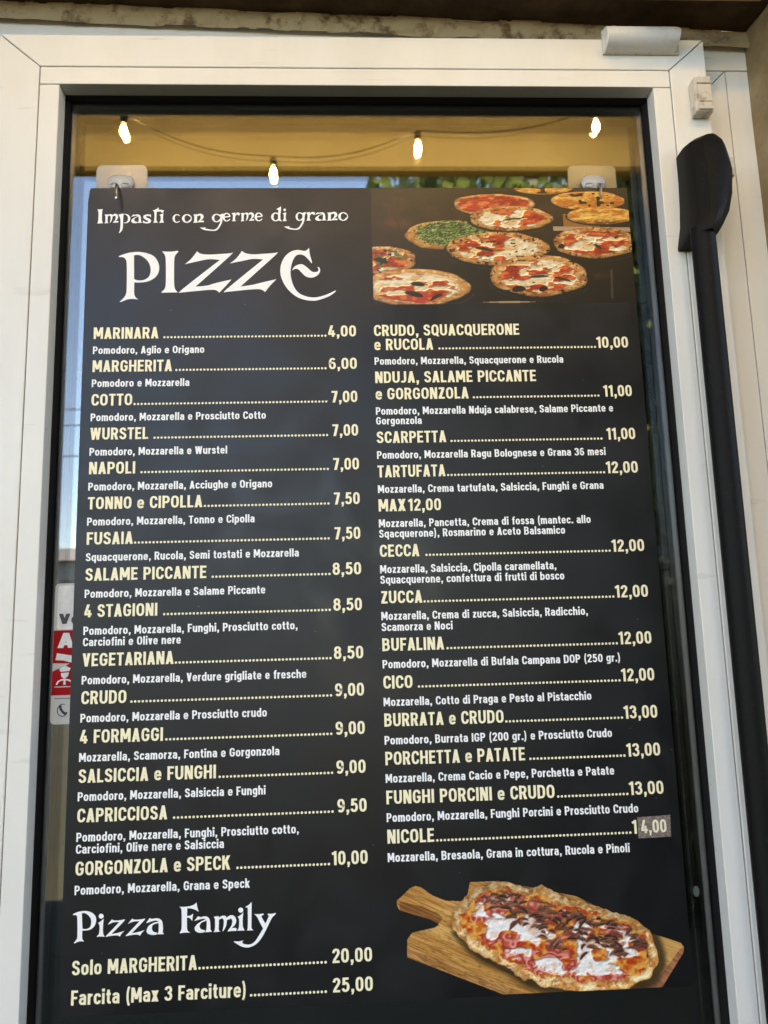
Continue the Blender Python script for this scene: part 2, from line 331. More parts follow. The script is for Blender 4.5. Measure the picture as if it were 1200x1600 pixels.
# letterforms: width and strokes on a 100-unit cap height (v stem, h bar, d diagonal, r block, s stroked path)
GLYPHS = {
    'I': (20.5, [('v', 10.25, 0, 100)]),
    'O': (62, [('s', 'M 10.5 62 C 10.5 80 18 91 31 91 C 44 91 51.5 80 51.5 62 L 51.5 38 C 51.5 20 44 9 31 9 C 18 9 10.5 20 10.5 38 Z')]),
    'C': (58, [('s', 'M 50.5 66 C 50 82 43 91 31 91 C 18 91 10.5 80 10.5 62 L 10.5 38 C 10.5 20 18 9 31 9 C 43 9 50 18 50.5 34')]),
    'G': (61, [('s', 'M 50.5 68 C 50 82 43 91 31 91 C 18 91 10.5 80 10.5 62 L 10.5 38 C 10.5 20 18 9 31 9 C 44 9 50.5 18 50.5 33 L 50.5 54'), ('h', 46, 32, 60)]),
    'D': (60, [('v', 10.25, 0, 100), ('s', 'M 12 91 L 28 91 C 42 91 49.5 80 49.5 64 L 49.5 36 C 49.5 20 42 9 28 9 L 12 9')]),
    'E': (50, [('v', 10.25, 0, 100), ('h', 91.2, 12, 49), ('h', 51, 12, 45), ('h', 8.8, 12, 49)]),
    'F': (48, [('v', 10.25, 0, 100), ('h', 91.2, 12, 48), ('h', 49, 12, 43)]),
    'B': (60, [('v', 10.25, 0, 100), ('s', 'M 12 91 L 30 91 C 40 91 46 85 46 73 C 46 60 38 53 30 53 L 12 53'), ('s', 'M 12 52.5 L 30 52.5 C 42 52.5 49 45 49 31 C 49 16 41 9 30 9 L 12 9')]),
    'P': (57, [('v', 10.25, 0, 100), ('s', 'M 12 91 L 31 91 C 42 91 47.5 82 47.5 69 C 47.5 55 41 46 31 46 L 12 46')]),
    'R': (59, [('v', 10.25, 0, 100), ('s', 'M 12 91 L 31 91 C 42 91 47.5 82 47.5 70 C 47.5 57 41 48 31 48 L 12 48'), ('d', 32, 50, 48, 0, 22)]),
    'S': (56, [('s', 'M 45.5 71 C 44 84 38 91 28.5 91 C 17 91 10.5 84 10.5 73 C 10.5 61 19 56.5 28 52 C 38 47 46.5 42 46.5 28 C 46.5 15 39 9 28.5 9 C 17 9 10 16 9 29')]),
    'T': (52, [('h', 91.2, 0, 52), ('v', 26, 0, 95)]),
    'U': (61, [('s', 'M 10.25 100 L 10.25 34 C 10.25 18 18 9 30.5 9 C 43 9 50.75 18 50.75 34 L 50.75 100')]),
    'V': (58, [('d', 11, 100, 29, 0, 21), ('d', 47, 100, 29, 0, 21)]),
    'A': (60, [('d', 11, 0, 30, 100, 21), ('d', 49, 0, 30, 100, 21), ('h', 26, 17, 43)]),
    'N': (61, [('v', 10.25, 0, 100), ('v', 50.75, 0, 100), ('d', 13, 100, 48, 0, 23)]),
    'M': (76, [('v', 10.25, 0, 100), ('v', 65.75, 0, 100), ('d', 13, 100, 38, 22, 21), ('d', 63, 100, 38, 22, 21)]),
    'W': (86, [('d', 10.5, 100, 25, 0, 20), ('d', 43, 100, 25, 0, 20), ('d', 43, 100, 61, 0, 20), ('d', 75.5, 100, 61, 0, 20)]),
    'X': (60, [('d', 11.5, 100, 48.5, 0, 24), ('d', 48.5, 100, 11.5, 0, 24)]),
    'Z': (53, [('h', 91.2, 4, 50), ('h', 8.8, 2, 52), ('d', 39, 85, 14, 15, 24)]),
    'K': (60, [('v', 10.25, 0, 100), ('d', 47, 100, 18, 40, 23), ('d', 26, 62, 48, 0, 24)]),
    'L': (47, [('v', 10.25, 0, 100), ('h', 8.8, 12, 46)]),
    'H': (61, [('v', 10.25, 0, 100), ('v', 50.75, 0, 100), ('h', 51, 12, 49)]),
    'J': (45, [('s', 'M 34 100 L 34 30 C 34 16 28 9 18 9 C 12 9 8 11 4 16')]),
    'Q': (62, [('s', 'M 10.5 62 C 10.5 80 18 91 31 91 C 44 91 51.5 80 51.5 62 L 51.5 38 C 51.5 20 44 9 31 9 C 18 9 10.5 20 10.5 38 Z'), ('d', 38, 26, 55, -7, 20)]),
    '0': (57, [('s', 'M 10.5 62 C 10.5 80 17 91 28.5 91 C 40 91 46.5 80 46.5 62 L 46.5 38 C 46.5 20 40 9 28.5 9 C 17 9 10.5 20 10.5 38 Z')]),
    '1': (37, [('v', 26, 0, 100), ('s', 'M 26 91 L 2 79')]),
    '2': (54, [('s', 'M 10.5 69 C 11 84 18 91 28 91 C 39 91 45 84 45 73 C 45 62 39 54 31 43 L 13 16'), ('h', 8.8, 3, 52)]),
    '3': (56, [('s', 'M 10 74 C 12 86 19 91 28 91 C 39 91 45 84 45 73 C 45 60 37 53.5 24 53.5'), ('s', 'M 24 53 C 39 53 46.5 46 46.5 31 C 46.5 16 38 9 27 9 C 16 9 10 15 9 27')]),
    '4': (58, [('d', 31, 100, 11, 28, 21), ('h', 24, 2, 57), ('v', 39, 0, 56)]),
    '5': (56, [('h', 91.2, 13, 50), ('d', 18, 98, 15, 48, 20), ('s', 'M 13 55 C 18 60 22 61 28 61 C 40 61 46.5 51 46.5 36 C 46.5 19 39 9 27.5 9 C 17 9 11 15 9.5 26')]),
    '6': (57, [('s', 'M 45 81 C 41 88 37 91 30 91 C 17 91 10.5 78 10.5 52 L 10.5 34 C 10.5 18 18 9 29 9 C 40 9 46.5 18 46.5 33 C 46.5 48 40 57 29 57 C 20 57 12 50 11 42')]),
    '7': (52, [('h', 91.2, 2, 51), ('d', 41, 88, 20, 0, 22)]),
    '8': (58, [('s', 'M 29 54 C 40 54 45.5 62 45.5 72.5 C 45.5 84 39 91 29 91 C 19 91 12.5 84 12.5 72.5 C 12.5 62 18 54 29 54'), ('s', 'M 29 53.5 C 41 53.5 47.5 45 47.5 31.5 C 47.5 17 40 9 29 9 C 18 9 10.5 17 10.5 31.5 C 10.5 45 17 53.5 29 53.5')]),
    '9': (57, [('s', 'M 12 19 C 16 12 20 9 27 9 C 40 9 46.5 22 46.5 48 L 46.5 66 C 46.5 82 39 91 28 91 C 17 91 10.5 82 10.5 67 C 10.5 52 17 43 28 43 C 37 43 45 50 46 58')]),
    ',': (24, [('r', 3, 0, 23, 20), ('d', 16, 2, 9, -17, 13)]),
    '.': (23, [('r', 2, 0, 22, 20)]),
    '(': (31, [('s', 'M 26 108 C 10 82 10 8 26 -18', 0.85)]),
    ')': (31, [('s', 'M 5 108 C 21 82 21 8 5 -18', 0.85)]),
    'a': (52, [('s', 'M 9.5 54 C 12 62 18 65.5 25 65.5 C 36 65.5 41.5 60 41.5 49 L 41.5 0'), ('s', 'M 40 42 L 26 41.5 C 15 41 9.5 35 9.5 25 C 9.5 14 15 8.5 23 8.5 C 31 8.5 38 13 41 21')]),
    'b': (54, [('v', 10.25, 0, 102), ('s', 'M 11 50 C 14 60 20 65.5 28 65.5 C 38 65.5 44 57 44 44 L 44 30 C 44 17 38 8.5 28 8.5 C 20 8.5 14 13 11 23')]),
    'c': (49, [('s', 'M 42 49 C 41 60 36 65.5 27 65.5 C 17 65.5 10.25 58 10.25 45 L 10.25 29 C 10.25 16 17 8.5 27 8.5 C 36 8.5 41 14 42 25')]),
    'd': (54, [('v', 43.75, 0, 102), ('s', 'M 43 50 C 40 60 34 65.5 26 65.5 C 16 65.5 10 57 10 44 L 10 30 C 10 17 16 8.5 26 8.5 C 34 8.5 40 13 43 23')]),
    'e': (53, [('s', 'M 11 37 L 43 37 L 43 45 C 43 58 36 65.5 27 65.5 C 17 65.5 10.25 58 10.25 45 L 10.25 29 C 10.25 16 17 8.5 27.5 8.5 C 35 8.5 41 12 44 20')]),
    'f': (35, [('s', 'M 35 93.5 C 22 95.5 17.5 90 17.5 79 L 17.5 0'), ('h', 65.5, 2, 33)]),
    'g': (54, [('s', 'M 43 50 C 40 60 34 65.5 26 65.5 C 16 65.5 10 57 10 45 L 10 33 C 10 20 16 12 26 12 C 34 12 40 17 43 26'), ('s', 'M 43.75 74 L 43.75 4 C 43.75 -10 37 -16.5 26 -16.5 C 19 -16.5 14 -15 9 -10')]),
    'h': (53, [('v', 10.25, 0, 102), ('s', 'M 11 48 C 14 60 20 65.5 28 65.5 C 38 65.5 42.75 59 42.75 47 L 42.75 0')]),
    'i': (20.5, [('v', 10.25, 0, 74), ('r', 0, 84, 20.5, 103)]),
    'j': (22, [('s', 'M 11 74 L 11 0 C 11 -12 6 -17 -4 -16'), ('r', 1, 84, 21, 103)]),
    'k': (52, [('v', 10.25, 0, 102), ('d', 40, 74, 17, 32, 23), ('d', 22, 46, 41, 0, 23)]),
    'l': (20.5, [('v', 10.25, 0, 102)]),
    'm': (78, [('v', 10.25, 0, 74), ('s', 'M 11 50 C 13 60 18 65.5 26 65.5 C 35 65.5 39 59 39 48 L 39 0'), ('s', 'M 40 50 C 42 60 47 65.5 55 65.5 C 64 65.5 67.75 59 67.75 48 L 67.75 0')]),
    'n': (53, [('v', 10.25, 0, 74), ('s', 'M 11 48 C 14 60 20 65.5 28 65.5 C 38 65.5 42.75 59 42.75 47 L 42.75 0')]),
    'o': (54, [('s', 'M 10.25 45 C 10.25 58 17 65.5 27 65.5 C 37 65.5 43.75 58 43.75 45 L 43.75 29 C 43.75 16 37 8.5 27 8.5 C 17 8.5 10.25 16 10.25 29 Z')]),
    'p': (54, [('v', 10.25, -23, 74), ('s', 'M 11 50 C 14 60 20 65.5 28 65.5 C 38 65.5 44 57 44 44 L 44 30 C 44 17 38 8.5 28 8.5 C 20 8.5 14 13 11 23')]),
    'q': (54, [('v', 43.75, -23, 74), ('s', 'M 43 50 C 40 60 34 65.5 26 65.5 C 16 65.5 10 57 10 44 L 10 30 C 10 17 16 8.5 26 8.5 C 34 8.5 40 13 43 23')]),
    'r': (35, [('v', 10.25, 0, 74), ('s', 'M 11 44 C 14 59 22 66 34 64')]),
    's': (46, [('s', 'M 36.5 52 C 35 61.5 30 65.5 23 65.5 C 14 65.5 10 61 10 54.5 C 10 45 16 42.5 23 39.5 C 30.5 36.5 37 33 37 23 C 37 13 32 8.5 23 8.5 C 14 8.5 9.5 12.5 8 21')]),
    't': (36, [('s', 'M 17 94 L 17 24 C 17 13 21 8.5 28 8.5 L 35 9.5'), ('h', 65.5, 2, 34)]),
    'u': (53, [('s', 'M 10.25 74 L 10.25 28 C 10.25 15 15 8.5 25 8.5 C 33 8.5 39 14 42 26'), ('v', 42.75, 0, 74)]),
    'v': (48, [('d', 10.5, 74, 24, 0, 20), ('d', 37.5, 74, 24, 0, 20)]),
    'x': (50, [('d', 11, 74, 39, 0, 23), ('d', 39, 74, 11, 0, 23)]),
    'z': (44, [('h', 65.5, 3, 42), ('h', 8.5, 2, 43), ('d', 32, 60, 12, 14, 23)]),
}

# layout of the print, millimetres from the upper left corner of the board
ROWS = [
    ('MARINARA', 12.5, 92.0, -203.0, '4,00', 302.5, 338.0, -203.0, 97.9, 300.8),
    ('MARGHERITA', 12.5, 109.4, -245.7, '6,00', 302.8, 338.1, -245.7, 113.3, 300.2),
    ('COTTO', 12.5, 62.0, -288.7, '7,00', 305.4, 337.8, -288.7, 63.3, 300.5),
    ('WURSTEL', 12.5, 82.2, -331.5, '7,00', 305.7, 337.8, -331.5, 88.3, 300.8),
    ('NAPOLI', 12.5, 67.6, -374.1, '7,00', 306.0, 337.9, -374.1, 73.6, 301.1),
    ('TONNO e CIPOLLA', 12.5, 148.3, -417.0, '7,50', 306.2, 337.9, -417.0, 149.9, 301.1),
    ('FUSAIA', 12.5, 66.8, -459.6, '7,50', 306.2, 337.6, -459.6, 68.0, 300.7),
    ('SALAME PICCANTE', 12.5, 153.9, -502.4, '8,50', 303.2, 337.6, -502.4, 159.8, 301.0),
    ('4 STAGIONI', 12.5, 97.2, -545.0, '8,50', 303.4, 337.6, -545.0, 103.7, 300.6),
    ('VEGETARIANA', 12.5, 117.0, -601.3, '8,50', 303.1, 337.9, -601.3, 118.2, 300.6),
    ('CRUDO', 12.5, 63.9, -644.0, '9,00', 303.6, 337.8, -644.0, 68.1, 300.5),
    ('4 FORMAGGI', 12.5, 106.3, -687.4, '9,00', 303.5, 337.7, -687.4, 108.7, 300.1),
    ('SALSICCIA e FUNGHI', 12.5, 166.8, -730.7, '9,00', 303.7, 337.6, -730.7, 169.5, 300.3),
    ('CAPRICCIOSA', 12.5, 112.5, -773.2, '9,50', 304.1, 337.8, -773.2, 118.8, 300.2),
    ('GORGONZOLA e SPECK', 12.5, 183.4, -829.4, '10,00', 297.0, 337.6, -829.4, 189.9, 295.1),
    ('Solo MARGHERITA', 12.5, 147.4, -931.7, '20,00', 295.6, 340.1, -931.7, 148.8, 289.8),
    ('Farcita (Max 3 Farciture)', 12.5, 201.5, -961.7, '25,00', 295.7, 340.2, -961.7, 205.1, 289.6),
    ('CRUDO, SQUACQUERONE', 360.3, 545.4, -202.8),
    ('e RUCOLA', 360.3, 434.7, -221.4, '10,00', 643.7, 684.7, -221.4, 441.1, 643.0),
    ('NDUJA, SALAME PICCANTE', 360.3, 563.3, -264.4),
    ('e GORGONZOLA', 360.3, 476.8, -285.8, '11,00', 647.9, 684.5, -285.8, 481.8, 642.8),
    ('SCARPETTA', 360.3, 446.4, -341.5, '11,00', 647.9, 684.4, -341.5, 451.4, 642.5),
    ('TARTUFATA', 360.3, 443.7, -384.4, '12,00', 644.0, 684.3, -384.4, 445.4, 642.7),
    ('MAX', 360.3, 393.4, -426.6, '12,00', 396.4, 436.8, -426.6),
    ('CECCA', 360.3, 408.1, -482.2, '12,00', 643.7, 684.3, -482.2, 415.2, 642.4),
    ('ZUCCA', 360.3, 409.7, -537.9, '12,00', 643.8, 684.4, -537.9, 411.0, 642.8),
    ('BUFALINA', 360.3, 433.7, -593.6, '12,00', 643.8, 684.0, -593.6, 436.3, 642.8),
    ('CICO', 360.3, 394.9, -637.0, '12,00', 643.7, 683.8, -637.0, 400.7, 642.7),
    ('BURRATA e CRUDO', 360.3, 500.5, -680.0, '13,00', 643.4, 683.9, -680.0, 501.9, 642.4),
    ('PORCHETTA e PATATE', 360.3, 523.3, -723.1, '13,00', 643.3, 683.6, -723.1, 527.9, 642.0),
    ('FUNGHI PORCINI e CRUDO', 360.3, 555.5, -766.1, '13,00', 643.0, 683.9, -766.1, 557.9, 642.0),
    ('NICOLE', 360.3, 413.8, -808.8, '14,00', 643.2, 683.8, -808.8, 415.8, 642.2),
]
DESC = [
    ('Pomodoro, Aglio e Origano', 12.3, 148.7, -222.5),
    ('Pomodoro e Mozzarella', 12.3, 130.9, -265.0),
    ('Pomodoro, Mozzarella e Prosciutto Cotto', 12.3, 224.6, -308.2),
    ('Pomodoro, Mozzarella e Wurstel', 12.3, 177.6, -351.3),
    ('Pomodoro, Mozzarella, Acciughe e Origano', 12.3, 232.0, -394.2),
    ('Pomodoro, Mozzarella, Tonno e Cipolla', 12.3, 210.8, -436.7),
    ('Squacquerone, Rucola, Semi tostati e Mozzarella', 12.3, 263.4, -479.2),
    ('Pomodoro, Mozzarella e Salame Piccante', 12.3, 223.3, -522.3),
    ('Pomodoro, Mozzarella, Funghi, Prosciutto cotto,', 12.3, 261.0, -565.3),
    ('Carciofini e Olive nere', 12.3, 124.9, -578.2),
    ('Pomodoro, Mozzarella, Verdure grigliate e fresche', 12.3, 270.7, -621.7),
    ('Pomodoro, Mozzarella e Prosciutto crudo', 12.3, 224.7, -664.2),
    ('Mozzarella, Scamorza, Fontina e Gorgonzola', 12.3, 238.9, -707.6),
    ('Pomodoro, Mozzarella, Salsiccia e Funghi', 12.3, 222.9, -750.3),
    ('Pomodoro, Mozzarella, Funghi, Prosciutto cotto,', 12.3, 260.3, -793.7),
    ('Carciofini, Olive nere e Salsiccia', 12.3, 176.2, -806.3),
    ('Pomodoro, Mozzarella, Grana e Speck', 12.3, 205.1, -849.4),
    ('Pomodoro, Mozzarella, Squacquerone e Rucola', 360.1, 599.5, -240.5),
    ('Pomodoro, Mozzarella Nduja calabrese, Salame Piccante e', 360.1, 658.7, -305.3),
    ('Gorgonzola', 360.1, 416.8, -317.8),
    ('Pomodoro, Mozzarella Ragu Bolognese e Grana 36 mesi', 360.1, 645.1, -361.2),
    ('Mozzarella, Crema tartufata, Salsiccia, Funghi e Grana', 360.1, 639.3, -403.9),
    ('Mozzarella, Pancetta, Crema di fossa (mantec. allo', 360.1, 620.2, -446.1),
    ('Sqacquerone), Rosmarino e Aceto Balsamico', 360.1, 587.6, -458.7),
    ('Mozzarella, Salsiccia, Cipolla caramellata,', 360.1, 574.0, -501.7),
    ('Squacquerone, confettura di frutti di bosco', 360.1, 583.0, -514.3),
    ('Mozzarella, Crema di zucca, Salsiccia, Radicchio,', 360.1, 608.8, -557.4),
    ('Scamorza e Noci', 360.1, 444.8, -570.3),
    ('Pomodoro, Mozzarella di Bufala Campana DOP (250 gr.)', 360.1, 644.4, -613.6),
    ('Mozzarella, Cotto di Praga e Pesto al Pistacchio', 360.1, 606.2, -656.9),
    ('Pomodoro, Burrata IGP (200 gr.) e Prosciutto Crudo', 360.1, 627.6, -700.2),
    ('Mozzarella, Crema Cacio e Pepe, Porchetta e Patate', 360.1, 627.0, -742.6),
    ('Pomodoro, Mozzarella, Funghi Porcini e Prosciutto Crudo', 360.1, 652.2, -785.5),
    ('Mozzarella, Bresaola, Grana in cottura, Rucola e Pinoli', 360.1, 638.6, -828.6),
]
DECO = {
    'PIZZE': [
        [[(40.34, -93.5), (46.55, -90.83), (54.54, -88.49), (64.77, -87.74), (75.07, -89.38), (83.95, -93.4), (89.22, -100.57), (91.27, -108.5), (90.25, -116.39), (85.99, -122.67), (78.78, -127.03), (70.08, -128.85), (60.76, -128.79), (60.77, -141.32), (62.08, -147.57), (65.94, -151.5), (60.41, -150.83), (53.9, -151.09), (48.88, -152.92), (44.3, -154.91), (43.41, -154.12), (48.06, -149.33), (50.42, -145.14), (51.4, -138.12), (51.14, -116.15), (50.49, -101.94), (48.91, -97.19), (45.93, -94.79), (40.8, -94.45)], [(59.46, -92.48), (64.86, -91.72), (71.52, -94.92), (77.52, -101.3), (80.46, -109.23), (80.05, -117.91), (76.52, -123.4), (70.02, -126.03), (63.45, -125.67), (60.36, -124.08)]],
        [[(94.55, -87.09), (104.4, -87.61), (113.95, -86.38), (115.0, -87.66), (111.1, -92.74), (109.88, -99.09), (109.86, -116.51), (110.4, -132.27), (111.81, -138.55), (114.93, -142.49), (105.31, -142.58), (94.82, -142.82), (94.51, -141.88), (97.95, -138.46), (99.74, -132.19), (99.7, -113.29), (99.13, -97.45), (97.86, -91.88)]],
        [[(123.18, -104.72), (131.03, -97.61), (138.28, -87.29), (142.74, -90.51), (150.13, -91.66), (160.47, -91.55), (181.32, -90.05), (179.71, -93.88), (136.9, -134.96), (151.98, -133.49), (162.23, -130.26), (181.76, -125.65), (175.47, -133.5), (166.72, -143.19), (162.3, -139.7), (154.96, -139.33), (143.26, -140.35), (117.86, -142.83), (120.57, -138.3), (167.17, -99.08), (154.62, -98.06), (142.84, -100.06)]],
        [[(179.82, -103.92), (187.93, -97.11), (194.87, -87.08), (199.77, -90.3), (208.67, -91.63), (220.56, -91.2), (238.12, -89.85), (236.91, -93.37), (193.19, -135.2), (208.66, -132.94), (220.47, -129.86), (238.53, -125.55), (230.8, -133.88), (224.13, -142.82), (218.97, -139.32), (211.6, -138.95), (198.35, -139.96), (174.11, -142.46), (176.29, -138.23), (221.73, -98.72), (208.67, -98.02), (196.82, -100.35)]],
        [[(280.27, -83.14), (281.06, -91.98), (283.76, -102.89), (283.0, -104.17), (278.6, -98.38), (273.42, -93.55), (268.21, -92.24), (262.97, -94.3), (258.42, -103.07), (256.4, -114.22), (257.2, -125.35), (261.1, -137.25), (267.69, -145.19), (278.0, -149.68), (288.36, -150.39), (298.77, -147.78), (306.24, -144.68), (312.99, -141.25), (313.41, -142.68), (306.19, -148.31), (297.22, -152.19), (286.82, -154.94), (274.99, -153.9), (263.21, -149.09), (252.94, -139.56), (246.36, -128.45), (243.46, -117.33), (244.27, -106.19), (248.8, -95.83), (256.31, -88.65), (265.29, -85.96), (274.24, -87.45), (278.0, -85.54)]],
        [[(257.88, -114.23), (261.35, -108.68), (266.59, -105.99), (271.8, -105.86), (276.98, -109.56), (282.87, -115.18), (287.32, -116.32), (291.06, -115.23), (291.84, -112.52), (290.39, -109.96), (292.19, -109.33), (293.93, -112.85), (292.97, -117.63), (288.73, -122.06), (282.02, -123.92), (275.35, -121.97), (270.2, -116.69), (266.52, -112.69), (262.07, -111.87)]],
    ],
    'Pizza Family': [
        [[(11.45, -869.18), (16.49, -867.14), (24.33, -866.25), (31.27, -867.94), (35.82, -871.87), (36.96, -876.59), (35.64, -881.66), (31.83, -885.22), (26.96, -886.41), (22.35, -886.21), (22.28, -892.7), (22.86, -895.51), (24.6, -897.62), (20.48, -897.26), (17.08, -898.03), (14.19, -899.2), (13.49, -898.62), (16.02, -895.68), (17.08, -892.48), (16.72, -879.47), (16.17, -871.99), (14.63, -870.06), (12.17, -870.14)], [(21.16, -868.65), (23.91, -868.39), (27.91, -870.61), (30.99, -874.47), (31.63, -879.16), (30.29, -883.3), (26.43, -884.99), (22.29, -884.35)]],
        [[(44.9, -872.53), (44.44, -874.0), (43.13, -874.86), (41.49, -874.79), (40.13, -873.82), (39.58, -872.31), (40.04, -870.85), (41.34, -869.98), (42.99, -870.05), (44.35, -871.02)]],
        [[(45.27, -875.07), (44.65, -880.64), (44.71, -889.02), (45.58, -891.84), (46.81, -893.75), (41.89, -893.26), (38.17, -893.57), (38.44, -892.65), (40.34, -890.69), (40.89, -886.07), (40.55, -881.4), (39.01, -879.47), (42.39, -877.28)]],
        [[(49.4, -881.59), (54.17, -876.1), (56.67, -877.41), (62.09, -877.46), (67.99, -876.77), (67.05, -878.78), (54.1, -891.28), (60.47, -890.43), (68.0, -888.61), (65.4, -890.83), (63.03, -894.26), (60.54, -892.94), (54.64, -892.97), (47.6, -893.97), (48.73, -892.44), (62.14, -879.32), (57.21, -879.12), (53.29, -880.07)]],
        [[(71.37, -881.67), (76.17, -876.17), (78.67, -877.5), (84.1, -877.54), (90.02, -876.85), (89.07, -878.87), (76.04, -891.37), (82.42, -890.53), (89.98, -888.71), (87.36, -890.92), (84.98, -894.36), (82.48, -893.04), (76.57, -893.07), (69.51, -894.07), (70.66, -892.54), (84.14, -879.41), (79.2, -879.2), (75.28, -880.16)]],
        [[(91.31, -881.67), (95.15, -876.41), (97.65, -877.45), (102.59, -877.0), (106.57, -878.1), (109.1, -881.02), (109.91, -887.12), (109.79, -891.78), (111.31, -893.71), (103.9, -893.68), (105.04, -891.12), (105.22, -885.06), (104.64, -880.36), (101.65, -879.3), (96.72, -880.22)]],
        [[(105.14, -880.85), (99.71, -881.56), (94.33, -884.6), (92.15, -888.71), (93.01, -892.0), (96.99, -893.85), (101.93, -894.06), (103.89, -893.21), (103.87, -892.0), (99.9, -890.9), (97.86, -888.02), (98.28, -884.3), (100.72, -882.81), (105.16, -882.07)]],
        [[(127.0, -866.08), (132.68, -866.5), (138.64, -866.0), (143.61, -864.6), (146.28, -862.35), (147.13, -867.1), (148.88, -872.35), (145.67, -870.34), (140.67, -868.53), (136.18, -868.06), (135.99, -876.05), (139.76, -875.74), (142.92, -873.8), (142.27, -877.25), (141.82, -881.45), (139.3, -878.53), (136.01, -877.74), (136.12, -886.36), (136.78, -891.06), (139.78, -893.52), (134.03, -893.19), (128.29, -893.69), (128.86, -892.13), (130.2, -888.92), (130.27, -879.56), (129.93, -869.69), (128.7, -867.28)]],
        [[(144.01, -881.54), (148.23, -876.75), (151.23, -877.9), (155.2, -877.13), (159.2, -878.42), (161.22, -881.8), (161.77, -887.44), (162.0, -891.2), (163.8, -893.42), (156.06, -893.75), (157.32, -891.0), (157.77, -885.4), (157.53, -881.17), (154.23, -879.63), (149.26, -880.36)]],
        [[(157.72, -880.24), (151.77, -882.34), (146.83, -885.41), (144.48, -888.59), (145.42, -891.9), (149.41, -893.93), (154.37, -893.68), (156.05, -892.63), (155.84, -891.68), (151.35, -890.28), (149.83, -887.41), (151.29, -884.19), (154.76, -882.46), (157.73, -881.46)]],
        [[(165.18, -878.2), (170.66, -877.49), (171.18, -881.27), (170.94, -889.7), (171.25, -892.52), (172.95, -893.72), (165.0, -893.94), (166.77, -891.4), (166.91, -882.97), (166.69, -879.96)]],
        [[(170.67, -879.37), (174.65, -877.47), (178.64, -877.83), (179.86, -880.7), (179.49, -886.32), (177.72, -890.93), (175.54, -893.64), (175.24, -892.69), (176.21, -888.05), (176.47, -882.43), (174.66, -880.01), (171.18, -881.27)]],
        [[(179.65, -879.75), (182.64, -877.52), (186.63, -877.5), (189.44, -880.16), (190.15, -883.95), (188.67, -887.64), (184.69, -890.75), (188.68, -890.45), (190.67, -891.47), (190.18, -893.79), (185.7, -893.6), (180.92, -893.87), (181.21, -892.76), (184.68, -888.41), (185.86, -883.77), (184.65, -880.71), (179.86, -882.11)]],
        [[(198.13, -874.68), (197.44, -880.49), (197.45, -888.95), (199.46, -893.72), (190.88, -893.54), (192.87, -891.1), (193.45, -885.03), (193.14, -881.25), (191.64, -879.31), (195.63, -877.12)]],
        [[(197.93, -872.5), (197.39, -874.03), (195.99, -874.93), (194.26, -874.86), (192.86, -873.84), (192.32, -872.27), (192.85, -870.74), (194.25, -869.84), (195.98, -869.91), (197.39, -870.93)]],
        [[(207.15, -864.37), (207.14, -870.52), (206.94, -889.35), (207.44, -892.18), (209.14, -893.85), (201.45, -893.8), (202.85, -891.52), (203.04, -879.78), (202.83, -870.34), (199.82, -869.46), (203.63, -867.54)]],
        [[(209.65, -877.04), (215.16, -877.46), (220.18, -876.92), (220.67, -878.16), (218.17, -879.0), (218.66, -881.38), (223.15, -888.62), (220.63, -893.68), (216.65, -886.94), (213.15, -880.21)]],
        [[(233.93, -876.83), (233.52, -878.23), (229.69, -881.84), (225.15, -890.12), (220.62, -898.36), (215.12, -905.61), (209.63, -909.57), (203.66, -911.36), (197.69, -910.63), (192.71, -908.19), (187.73, -904.9), (187.93, -904.25), (192.7, -904.64), (198.17, -903.76), (196.68, -905.75), (198.18, -907.21), (202.66, -908.33), (207.64, -907.62), (211.63, -904.52), (216.63, -897.26), (221.65, -889.03), (226.19, -879.81), (224.49, -877.38), (229.71, -877.6)]],
    ],
    'Impasti con germe di grano': [
        [[(11.81, -29.52), (19.15, -29.05), (18.07, -32.28), (18.14, -44.37), (19.73, -48.4), (12.11, -48.86), (13.47, -45.16), (13.39, -33.08)]],
        [[(21.06, -36.86), (24.81, -36.17), (25.23, -38.96), (25.21, -45.23), (25.47, -47.32), (26.66, -48.16), (21.21, -48.56), (22.38, -46.62), (22.33, -40.35), (22.13, -38.12)]],
        [[(24.85, -37.57), (27.54, -36.04), (30.29, -36.19), (31.17, -38.28), (31.01, -42.46), (29.88, -45.94), (28.43, -48.03), (28.21, -47.33), (28.79, -43.85), (28.88, -39.67), (27.6, -37.92), (25.23, -38.96)]],
        [[(31.01, -37.58), (33.02, -35.84), (35.75, -35.71), (37.72, -37.6), (38.28, -40.39), (37.33, -43.18), (34.66, -45.61), (37.38, -45.27), (38.77, -45.97), (38.48, -47.71), (35.4, -47.7), (32.12, -48.04), (32.31, -47.2), (34.61, -43.87), (35.33, -40.38), (34.45, -38.15), (31.2, -39.33)]],
        [[(38.52, -36.69), (45.12, -35.25), (44.68, -41.22), (44.68, -52.49), (43.8, -58.11), (40.67, -62.1), (39.77, -61.3), (41.26, -56.49), (41.19, -42.82)]],
        [[(45.75, -36.11), (46.89, -35.91), (48.05, -35.94), (49.19, -36.19), (50.28, -36.65), (51.26, -37.31), (52.12, -38.15), (52.81, -39.13), (53.31, -40.22), (53.62, -41.38), (53.7, -42.57), (53.57, -43.75), (53.23, -44.88), (52.69, -45.92), (51.96, -46.83), (51.08, -47.58), (50.08, -48.14), (48.98, -48.5), (47.83, -48.64), (46.68, -48.55), (45.55, -48.25), (45.73, -47.68), (46.79, -47.74), (47.78, -47.58), (48.64, -47.05), (49.35, -46.48), (49.91, -45.84), (50.3, -45.13), (50.55, -44.41), (50.67, -43.72), (50.73, -43.06), (50.73, -42.43), (50.71, -41.8), (50.65, -41.16), (50.53, -40.48), (50.31, -39.77), (49.95, -39.04), (49.44, -38.36), (48.77, -37.71), (47.96, -37.03), (46.97, -36.7), (45.91, -36.66)]],
